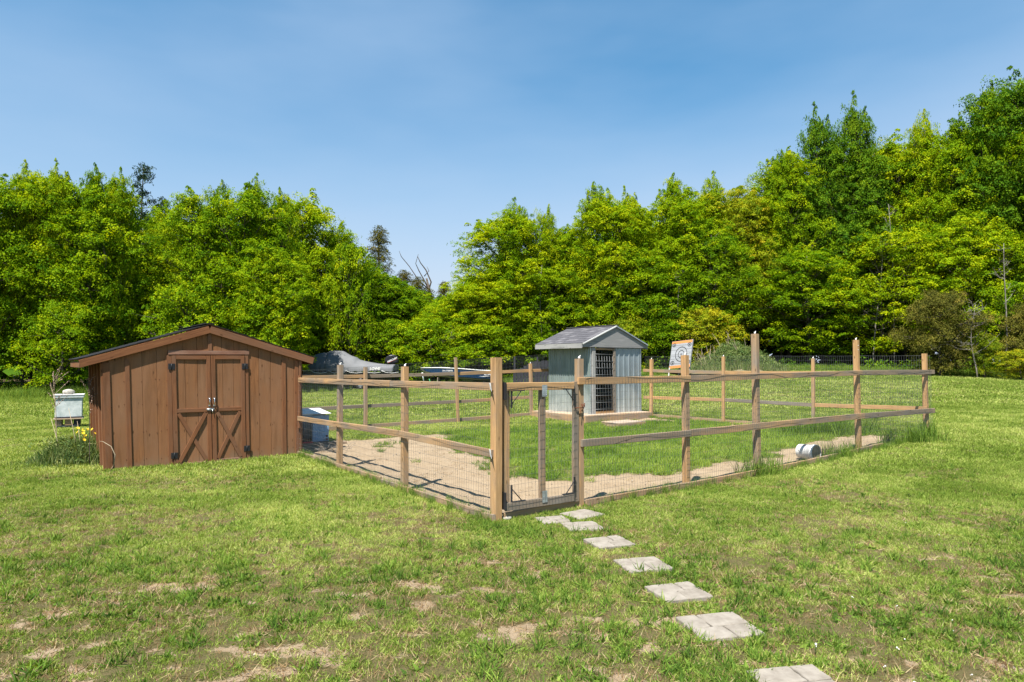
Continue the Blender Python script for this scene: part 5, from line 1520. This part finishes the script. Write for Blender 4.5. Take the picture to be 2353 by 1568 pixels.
VAR = {}
for k in range(5): VAR['s%d' % k] = maple_meshes(100 + k, 11.5, 5.4, .095, 76, low=.11, plumes=3 + k % 3)
for k in range(4): VAR['b%d' % k] = maple_meshes(200 + k, 17.0, 6.8, .108, 78, low=.14, plumes=4 + k % 3)
for k in range(3): VAR['u%d' % k] = maple_meshes(300 + k, 5.2, 3.9, .085, 60, low=.04, dens=1.1, plumes=3)
VAR['ced'] = tree_meshes(400, 10, 3.0, 80, .11, 90, 'cedar', low=.05, mat=L_CEDAR)
VAR['cedb'] = maple_meshes(401, 4.6, 4.6, .06, 120, low=.02, dens=1.2, plumes=4, mat=L_CEDAR)
VAR['pin'] = tree_meshes(402, 12, 3.6, 34, .17, 60, 'pine', low=.25, mat=L_PINE)

def with_mat(key, new, mat):
    tr_, cr_, H, W = VAR[key]; c2 = cr_.copy(); c2.materials[0] = mat; VAR[new] = (tr_, c2, H, W)
with_mat('b1', 'dk1', L_DARKM); with_mat('b2', 'dk2', L_DARKM); with_mat('s3', 'yl', L_YELM); with_mat('b3', 'ylb', L_YELM); with_mat('u1', 'uy', L_YELM); with_mat('s1', 'dks', L_DARKM)

def place_tree(name, key, px, top, Y, wpx, label, cat='tree', group=None, rz=None, zoff=0):
    """stands at depth Y; px, top and width give its real height and spread"""
    tr_, cr_, H, W = VAR[key]
    X = (px - CX) / F_PX * Y
    zg = gzf(X, Y)
    zt_ = pix(px, top, Y).z
    hgt = zt_ - zg
    wid = wpx / F_PX * Y
    t = thing(name, label, cat, (X, Y, zg), random.uniform(0, 6.28) if rz is None else rz, group)
    sx_ = wid / W * 1.0; sz_ = hgt / (H * 1.0)
    t.scale = (sx_, sx_, sz_)
    link('trunk', tr_, t); link('crown', cr_, t)
    return t

G1 = 'maples at the front of the wood'
front = [
 ('s0', -150, 400, 31, 240, 'maple just past the left edge of the picture'),
 ('s1', -30, 392, 31.5, 220, 'bright maple cut by the left edge of the picture'),
 ('s2', 80, 385, 33, 225, 'tallest maple of the far left group, at the picture left'),
 ('s3', 228, 395, 33.5, 235, 'bright round maple in front of the dark pine, left of the shed roof'),
 ('s4', 425, 428, 36, 190, 'looser maple directly above the shed left roof slope'),
 ('s0', 560, 418, 36.5, 230, 'tall bright maple above the shed ridge'),
 ('s1', 690, 436, 42, 225, 'open crowned maple above the shed right roof slope with thin outer twigs'),
 ('s2', 640, 560, 35, 190, 'shorter full maple behind the right half of the shed'),
 ('u0', 805, 548, 40.5, 120, 'slender young maple left of the pointed cedar'),
 ('s3', 760, 640, 43, 200, 'low maple behind the covered boat'),
 ('s4', 890, 625, 44, 190, 'low broad maple behind the outboard motor'),
 ('s0', 1015, 690, 42.5, 160, 'low maple in the gap of the wood under the dead tree'),
 ('b0', 1160, 475, 43.5, 230, 'tall maple with a long arm reaching left, right of the gap in the wood'),
 ('s2', 1085, 640, 42, 170, 'bright maple right of the gap behind the navy boat'),
 ('b1', 1300, 505, 45, 170, 'maple in the dip behind the coop roof left end'),
 ('b2', 1400, 435, 43.5, 210, 'tall maple straight above the coop ridge'),
 ('b3', 1560, 418, 44, 215, 'tall maple behind the throwing target'),
 ('ylb', 1700, 405, 44, 190, 'yellowish maple left of the darker tall one'),
 ('s4', 1640, 520, 42, 190, 'bright maple behind the weedy mound'),
 ('b1', 1815, 325, 44, 180, 'stepped maple crown left of the tall dark peak'),
 ('dk1', 1935, 300, 44, 215, 'tall dark green maple with twin peaks leaning right'),
 ('b2', 2075, 290, 44, 220, 'broad bright maple right of the dark twin peaked one'),
 ('b3', 2175, 268, 42, 220, 'tall bright maple second from the right edge'),
 ('dk2', 2335, 145, 40, 240, 'tallest tree of all, at the right edge of the picture'),
 ('b0', 2480, 190, 36, 260, 'tall maple just beyond the right edge of the picture'),
 ('s1', 1860, 560, 41.5, 230, 'wide low maple under the stepped crown, above the tall fence post'),
 ('s3', 2030, 520, 41.5, 230, 'bright layered maple above the right end of the pen'),
 ('s0', 2230, 480, 38.5, 220, 'layered maple above the brown cedar bush'),
 ('s2', 1250, 600, 43, 180, 'bright low maple behind the left eave of the coop'),
 ('s0', 1480, 560, 42.5, 200, 'bright maple right of the coop gable'),
 ('s3', 52, 364, 32.5, 105, 'slender maple top, leftmost of the two peaks at the far left'), ('s1', 132, 368, 32.8, 100, 'slender maple top, right hand of the two far left peaks'),
 ('s4', 208, 374, 33.4, 105, 'slender maple peak just left of the dark pine'), ('s0', 268, 382, 33.8, 95, 'narrow maple peak touching the dark pine'), ('s2', 500, 408, 37, 95, 'narrow maple peak left of the shed ridge line'),
 ('s1', 578, 394, 36.8, 100, 'slender maple peak above the shed ridge, highest of its group'), ('s4', 640, 430, 38, 100, 'slender maple peak right of the shed ridge'), ('s3', 770, 500, 42.5, 150, 'maple sloping down right of the big group by the shed'),
 ('s2', 845, 590, 43.5, 160, 'round maple in front of the pointed cedar'), ('s0', 935, 645, 44.5, 150, 'low maple left of the dead tree'), ('s1', 1030, 668, 44, 130, 'low maple right of the dead tree'),
 ('s0', 1185, 452, 43, 110, 'slender maple peak left of the coop, beside the sky gap'), ('s3', 1255, 462, 43.5, 75, 'thin upright maple tip standing free above the dip by the coop'), ('s2', 1378, 410, 43, 110, 'slender maple peak above the left half of the coop roof'), ('s1', 1448, 425, 43.5, 90, 'narrow maple peak right of the coop ridge'),
 ('s4', 1552, 395, 43.8, 105, 'slender maple peak above the target board'), ('s0', 1640, 392, 43.9, 100, 'slender bright maple peak left of the yellowish crown'), ('s2', 1795, 335, 43.8, 90, 'slender maple peak left of the dark leaning one'),
 ('dks', 1888, 238, 43.8, 115, 'slim dark maple peak, left one of the twin peaks'), ('dks', 1972, 214, 43.8, 120, 'slim dark maple peak, right and higher of the twins'), ('s3', 2138, 238, 42, 95, 'slender maple peak second from the right edge'),
 ('s1', 2215, 262, 41.5, 90, 'narrow maple peak left of the tallest tree'), ('s4', 2290, 185, 39.5, 110, 'slender left shoulder of the tallest tree at right'),
]
for key, px, top, Y, w, lb in front:
    place_tree('maple_tree', key, px, top, Y, w, lb, group=G1)
under = [
  ('u2', 150, 690, 31.5, 170, 'young maple behind the beehive'), 
 ('u1', 430, 640, 34, 180, 'young bright maple touching the shed left slope'), ('u2', 620, 640, 34.5, 170, 'young maple peeping over the shed right slope'), ('u0', 735, 700, 42.5, 180, 'bushy maple above the canvas cover'),
 ('u1', 870, 730, 42, 160, 'bushy young maple right of the outboard motor'), ('u2', 985, 735, 41, 170, 'young maple above the bow of the navy boat'), ('u0', 1110, 740, 40.5, 170, 'pale young maple behind the corner post'),
 ('u1', 1235, 730, 42, 130, 'thin young maple left of the coop'), ('uy', 1450, 720, 41, 120, 'yellowish young maple just right of the coop ridge'), ('u2', 1530, 730, 41, 130, 'young maple behind the target board'),
 ('uy', 1620, 700, 40.5, 150, 'yellow and orange tinted young maple above the mound'),  
  ('uy', 2262, 762, 33.5, 80, 'small yellow leaved sapling right of the cedar bush'), ('uy', 2345, 800, 32, 90, 'low yellow sapling at the right edge'), ('u0', 2330, 640, 36, 150, 'green sapling near the right edge behind the yellow one'),
]
for key, px, top, Y, w, lb in under:
    place_tree('young_maple', key, px, top, Y, w, lb, 'sapling', 'young trees along the wood edge')
place_tree('pine_tree', 'pin', 322, 370, 39, 130, 'dark pine showing behind the bright left maples', 'tree')
place_tree('pine_tree', 'pin', 372, 450, 41, 110, 'second smaller dark pine in the notch above the shed', 'tree')
place_tree('cedar_tree', 'ced', 866, 525, 45, 130, 'pointed brownish cedar rising left of the dead tree', 'tree')
place_tree('cedar_tree', 'ced', 955, 640, 45.5, 110, 'small brown cedar below the dead branches', 'tree')
place_tree('cedar_tree', 'ced', 925, 625, 46.5, 120, 'brown cedar right beside the pointed one', 'tree')
place_tree('cedar_tree', 'ced', 985, 665, 46, 120, 'low cedar around the foot of the dead tree', 'tree')
place_tree('cedar_tree', 'ced', 1020, 650, 46, 90, 'thin cedar at the right of the gap in the wood', 'tree')
place_tree('cedar_bush', 'cedb', 2158, 662, 34, 160, 'wide olive brown cedar bush at the right wood edge', 'bush')
place_tree('cedar_bush', 'cedb', 2390, 690, 33.5, 170, 'olive cedar bush cut by the right edge', 'bush')

# skyline used for the rows behind
sky_x = [-800, -30, 80, 230, 320, 430, 560, 690, 760, 830, 930, 1030, 1100, 1160, 1290, 1400, 1560, 1690, 1820, 1935, 2060, 2180, 2330, 3200]
sky_y = [380, 400, 385, 390, 430, 445, 415, 470, 590, 600, 625, 640, 600, 490, 520, 430, 415, 405, 350, 260, 310, 265, 180, 160]
rn = random.Random(55)
keys_s = ['s0', 's1', 's2', 's3', 's4', 'dks']; keys_b = ['b0', 'b1', 'b2', 'b3', 'dk1', 'dk2']
for row, (dy, drop, step) in enumerate([(4.5, 45, 125), (9, 85, 120), (14.5, 120, 125)]):
    px = -520
    while px < 2900:
        p = px + rn.uniform(-28, 28)
        base = float(np.interp((p - CX) / F_PX * 38, [-30, -13, -9, 0, 12, 25], [32, 37, 41, 43, 44, 41]))
        top = float(np.interp(p, sky_x, sky_y)) + drop + rn.uniform(-20, 35)
        Y = base + dy + rn.uniform(-1, 1)
        place_tree('maple_tree', rn.choice(keys_s if p < 1050 else keys_b), p, top, Y, rn.uniform(170, 230), 'maple standing deep in the wood behind the front trees', group='trees deep in the wood')
        px += step
# bare poles among the front trees
def pole_tree(px, top, Y, lean, label, seed, mat=M_BARKP, nb=12, rad=.05):
    rn = random.Random(seed); X = (px - CX) / F_PX * Y; zg = gzf(X, Y); H = pix(px, top, Y).z - zg
    t = thing('bare_tree', label, 'dead tree', (X, Y, zg), 0)
    P = [Vector((lean * f + .12 * math.sin(f * 5 + seed), .1 * math.sin(f * 4), H * f)) for f in [k / 8 for k in range(9)]]
    P[0].z = -.2
    MB().tube(P, [rad * (1 - .8 * k / 8) for k in range(9)], 6).build('trunk', mat, t)
    mb = MB()
    for k in range(nb):
        f = rn.uniform(.3, .97); i = int(f * 8); p = P[i].lerp(P[min(8, i + 1)], f * 8 - i)
        a = rn.choice([0, math.pi]) + rn.uniform(-.8, .8); L = rn.uniform(.5, 1.5) * (1.2 - f)
        d = Vector((math.cos(a), math.sin(a), rn.uniform(.1, .9)))
        q1 = p + d * L * .5; q2 = p + d * L + Vector((0, 0, rn.uniform(0, .3)))
        mb.tube([p, q1, q2], [.016, .009, .004], 5, False)
        for _ in range(3):
            e = Vector((rn.uniform(-1, 1), rn.uniform(-1, 1), rn.uniform(-.1, 1))).normalized() * rn.uniform(.2, .5)
            s_ = q1.lerp(q2, rn.random()); mb.tube([s_, s_ + e], [.008, .003], 4, False)
    mb.build('branches', mat, t)
pole_tree(1243, 610, 41.5, .1, 'thin pale bare trunk left of the coop', 1)
pole_tree(1565, 620, 41, -.1, 'pale bare trunk above the target board', 2, nb=22)
pole_tree(1628, 540, 41.5, .1, 'short pale broken trunk right of the target board', 3)
pole_tree(2010, 560, 40.5, .5, 'forked bare grey tree in front of the right maples', 4, nb=30)
pole_tree(2060, 470, 40.5, -.3, 'leaning bare grey tree beside the forked one', 5, nb=26)
pole_tree(2311, 560, 34.5, .1, 'slim reddish bare trunk near the right edge', 6)
pole_tree(1030, 760, 40.5, .3, 'thin bare shrub stem behind the navy boat', 7, nb=26, rad=.04)
pole_tree(2240, 700, 33, .0, 'dead branch tangle right of the cedar bush', 8, nb=30, rad=.04)
# the broken dead tree in the gap
Y = 47; X = (985 - CX) / F_PX * Y; zg = gzf(X, Y)
dt = thing('dead_tree', 'broken dead tree with bare forked limbs in the gap of the wood', 'dead tree', (X, Y, zg), 0)
def wp(px, py): p = pix(px, py, Y); return Vector((p.x - X, 0, p.z - zg))
MB().tube([Vector((.2, 0, -.2)), wp(992, 690), wp(980, 640)], [.12, .09, .07], 7).build('trunk', M_BARK, dt)
for pts_, r_ in [([(985, 665), (972, 640), (962, 622), (955, 606), (962, 585)], .055), ([(985, 665), (990, 648), (978, 620), (966, 604), (960, 590)], .07), ([(985, 665), (962, 645), (940, 612), (922, 590), (918, 578)], .05),
                 ([(1000, 690), (1018, 672), (1024, 655)], .07), ([(975, 635), (985, 622), (980, 612)], .04)]:
    MB().tube([wp(*q) + Vector((0, .2 * math.sin(i), 0)) for i, q in enumerate(pts_)], [r_ * (1 - .75 * i / (len(pts_) - 1)) for i in range(len(pts_))], 6).build('limb', M_BARKP if r_ > .1 else M_BARK, dt)

# distant wood that reads as one mass, closes the view under the crowns
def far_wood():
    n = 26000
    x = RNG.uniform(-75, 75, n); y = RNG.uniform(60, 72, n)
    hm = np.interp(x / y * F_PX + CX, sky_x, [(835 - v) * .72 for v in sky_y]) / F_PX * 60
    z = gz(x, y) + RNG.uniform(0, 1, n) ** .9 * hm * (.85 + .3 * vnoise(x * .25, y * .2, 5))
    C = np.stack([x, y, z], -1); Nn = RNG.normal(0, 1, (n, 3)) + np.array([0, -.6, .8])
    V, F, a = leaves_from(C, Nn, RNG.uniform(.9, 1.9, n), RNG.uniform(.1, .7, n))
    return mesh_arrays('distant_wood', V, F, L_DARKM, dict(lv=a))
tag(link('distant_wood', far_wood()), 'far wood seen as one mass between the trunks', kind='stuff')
# forest-floor brush
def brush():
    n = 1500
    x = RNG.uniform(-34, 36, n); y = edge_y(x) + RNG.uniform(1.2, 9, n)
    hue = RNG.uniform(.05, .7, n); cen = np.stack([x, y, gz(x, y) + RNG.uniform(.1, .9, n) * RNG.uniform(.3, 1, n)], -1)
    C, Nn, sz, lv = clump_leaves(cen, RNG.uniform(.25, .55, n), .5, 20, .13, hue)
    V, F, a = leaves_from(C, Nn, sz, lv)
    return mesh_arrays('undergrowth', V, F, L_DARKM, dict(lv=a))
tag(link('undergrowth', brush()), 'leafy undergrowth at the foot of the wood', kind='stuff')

# ------------------------------------------------------------------ weedy mound
def blades(cx, cy, cz, h, w, lean, n_seg=2):
    """arrays of bent blades"""
    n = len(cx); az = RNG.uniform(0, 6.283, n); la = RNG.uniform(0, 6.283, n); ln = lean * RNG.uniform(0, 1, n)
    dx, dy = np.cos(az) * w / 2, np.sin(az) * w / 2
    lx, ly = np.cos(la) * ln * h, np.sin(la) * ln * h
    b0 = np.stack([cx - dx, cy - dy, cz], -1); b1 = np.stack([cx + dx, cy + dy, cz], -1)
    m0 = np.stack([cx - dx * .8 + lx * .35, cy - dy * .8 + ly * .35, cz + h * .55], -1); m1 = np.stack([cx + dx * .8 + lx * .35, cy + dy * .8 + ly * .35, cz + h * .55], -1)
    t = np.stack([cx + lx, cy + ly, cz + h * (1 - .3 * ln)], -1)
    V = np.stack([b0, b1, m1, m0, t], 1).reshape(-1, 3); i = np.arange(n)[:, None] * 5
    F = np.stack([np.concatenate([i, i + 1, i + 2], 1), np.concatenate([i, i + 2, i + 3], 1), np.concatenate([i + 3, i + 2, i + 4], 1)], 1).reshape(-1, 3)
    return V, F
mx, my = 11.9, 36.0
mz = gzf(mx, my)
md = thing('weed_mound', 'high mound of earth overgrown with pale weeds and dead stems right of the target board', 'mound', (mx, my, mz))
def mh(x, y): return 1.25 * np.exp(-((x + .1) / 1.35) ** 2 - (y / 1.4) ** 2) + .42 * np.exp(-((x - 1.6) / .9) ** 2 - (y / 1.1) ** 2)
a = np.linspace(-3, 3, 40); A, B = np.meshgrid(a, a); Z = mh(A, B) - .05 + (fbm(A * 3 + 9, B * 3, 4) - .5) * .2 * (mh(A, B) > .05)
i_ = np.arange(1600).reshape(40, 40)
link('earth', mesh_arrays('earth', np.stack([A, B, Z], -1).reshape(-1, 3), np.stack([i_[:-1, :-1], i_[:-1, 1:], i_[1:, 1:], i_[1:, :-1]], -1).reshape(-1, 4), plain('mound_earth', (0.20, 0.155, 0.10), .95, 0, .4, 4, c2=(.08, .09, .03), bump=1), None, True), md)
n = 9000; x = RNG.normal(0.1, 1.15, n); y = RNG.uniform(-2, 1.5, n); k = mh(x, y) > .06; x, y = x[k], y[k]
V1, F1 = blades(x, y, mh(x, y) - .05, RNG.uniform(.15, .5, len(x)), np.full(len(x), .02), .6)
link('weeds', mesh_arrays('weeds', V1, F1, L_BUSH, dict(lv=np.repeat(RNG.uniform(0, 1, len(x)), 5))), md)['kind'] = 'stuff'
nn = 330; x = RNG.normal(0.1, 1.0, nn); y = RNG.uniform(-1.5, 1.0, nn); cen = np.stack([x, y, mh(x, y) + RNG.uniform(.05, .35, nn)], -1)
C, Nn, sz, lv = clump_leaves(cen, RNG.uniform(.12, .26, nn), .8, 40, .06, RNG.uniform(.2, .9, nn))
V1, F1, a1 = leaves_from(C, Nn, sz, lv); link('leaves', mesh_arrays('leaves', V1, F1, L_BUSH, dict(lv=a1)), md)['kind'] = 'stuff'
mb = MB(); rn = random.Random(12)
for k in range(26):
    xx = rn.uniform(-1.9, .9); yy = rn.uniform(-.9, .5); zz = float(mh(xx, yy))
    d = Vector((rn.uniform(-.7, .2), rn.uniform(-.2, .2), 1)) * rn.uniform(.4, 1.0)
    mb.tube([(xx, yy, zz - .05), Vector((xx, yy, zz)) + d * .6, Vector((xx, yy, zz)) + d + Vector((rn.uniform(-.15, .15), 0, .05))], [.018, .012, .006], 5, False)
mb.build('dead_stems', M_DRY, md)['kind'] = 'stuff'

# ------------------------------------------------------------------ weed clump at the shed's left corner
wx_, wy_ = pixg(178, 1062, 0.02)
wd = thing('weed_clump', 'clump of tall grass and weeds with yellow flowers at the left corner of the shed', 'weeds', (wx_, wy_, gzf(wx_, wy_)))
def dens(n, sx=.33, sy=.40): return RNG.normal(0, sx, n), RNG.normal(0.1, sy, n)
x, y = dens(4200, .44, .42); h = np.clip(.60 - .7 * (x ** 2 + (y - .1) ** 2), .10, .58) * RNG.uniform(.5, 1.1, len(x))
V1, F1 = blades(x, y, np.zeros(len(x)) - .02, h, RNG.uniform(.006, .014, len(x)), .75)
link('grass_blades', mesh_arrays('grass_blades', V1, F1, L_BUSH, dict(lv=np.repeat(RNG.uniform(0, 1, len(x)) ** 1.2, 5))), wd)['kind'] = 'stuff'
nn = 90; x, y = dens(nn, .36, .30); cen = np.stack([x, y, RNG.uniform(.05, .38, nn)], -1)
C, Nn, sz, lv = clump_leaves(cen, RNG.uniform(.05, .12, nn), .9, 16, .05, RNG.uniform(.1, .8, nn))
V1, F1, a1 = leaves_from(C, Nn, sz, lv, .5); link('leaves', mesh_arrays('leaves', V1, F1, L_BUSH, dict(lv=a1)), wd)['kind'] = 'stuff'
fm = MB(); rn = random.Random(5)
for k in range(7):
    c = random.Random(k).uniform(0, 6.28); fm.add([(0, 0, 0), (.028 * math.cos(k * .9), .028 * math.sin(k * .9), .006), (.028 * math.cos(k * .9 + .75), .028 * math.sin(k * .9 + .75), .006)], [(0, 1, 2)])
fme = fm.mesh('flower', M_YEL); stm = MB().tube([(0, 0, -.45), (.01, 0, -.2), (0, 0, 0)], .004, 4).mesh('flower_stem', L_BUSH)
for k in range(22):
    M = Matrix.Translation((.12 + rn.uniform(-.11, .22), -.05 + rn.uniform(-.15, .2), .52 + rn.uniform(-.12, .09))) @ Euler((rn.uniform(.2, 1.0), rn.uniform(-.4, .4), rn.uniform(0, 6))).to_matrix().to_4x4()
    f = link('flower', fme, wd, M); link('flower_stem', stm, wd, Matrix.Translation(M.to_translation()))
# dry stalks
def stalk(px, py0, py1, Y0, lean, label, seed, bits=60, spread=.15):
    rn = random.Random(seed); x0 = (px - CX) / F_PX * Y0; zg = gzf(x0, Y0); H = pix(px, py1, Y0).z - zg
    t = thing('dry_stalk', label, 'dry plant', (x0, Y0, zg))
    P = [Vector((lean * f * f, 0, H * f)) for f in [k / 6 for k in range(7)]]
    mb = MB().tube(P, [.009 * (1 - .6 * k / 6) for k in range(7)], 5)
    C_ = []
    for k in range(int(bits / 6)):
        f = rn.uniform(.55, .95); p = Vector((lean * f * f, 0, H * f)); d = Vector((rn.uniform(-1, 1), rn.uniform(-.6, .6), rn.uniform(.6, 1.6))).normalized() * rn.uniform(.6, 1.4) * spread
        mb.tube([p, p + d], [.004, .002], 4, False)
        for j in range(7): C_.append(tuple(p + d * rn.uniform(.3, 1) + Vector((rn.uniform(-.012, .012), rn.uniform(-.012, .012), 0))))
    mb.build('stem', M_DRY if seed % 2 else M_BARK, t)
    C_ = np.array(C_); V1, F1, a1 = leaves_from(C_, RNG.normal(0, 1, C_.shape), np.full(len(C_), .028), RNG.uniform(0, 1, len(C_)))
    link('seed_husks', mesh_arrays('seed_husks', V1, F1, plain('husk', (.22, .13, .10), .9, c2=(.34, .24, .18)), dict(lv=a1)), t)
stalk(135, 1000, 857, 12.4, -.10, 'tall dry seed stalk standing in front of the beehive left side', 1, 110, .26)
stalk(211, 1040, 868, 11.6, -.06, 'tall thin dark stalk with husks right beside the shed left wall', 2, 80, .22)
cs = thing('dry_stalk', 'curved pale bramble stem arching against the shed corner trim', 'dry plant', (-6.62, 11.0, gzf(-6.62, 11.0)))
MB().tube([(.06, 0, 0), (.12, 0, .12), (.14, 0, .28), (.08, -.02, .42), (-.05, -.03, .50), (-.12, 0, .50)], [.008, .008, .007, .006, .004, .002], 5).build('stem', M_DRY, cs)
st3 = thing('dry_stalk', 'three bare leaning stems rising from the weed clump by the shed', 'dry plant', (wx_, wy_, gzf(wx_, wy_)))
for dx_, tx_, h_ in ((.05, -.18, .95), (.1, -.02, .72), (-.25, -.5, .78)):
    MB().tube([(dx_, 0, 0), (dx_ * .5 + tx_ * .5, 0, h_ * .5), (tx_, 0, h_)], [.008, .006, .003], 5).build('stem', M_DRY, st3)
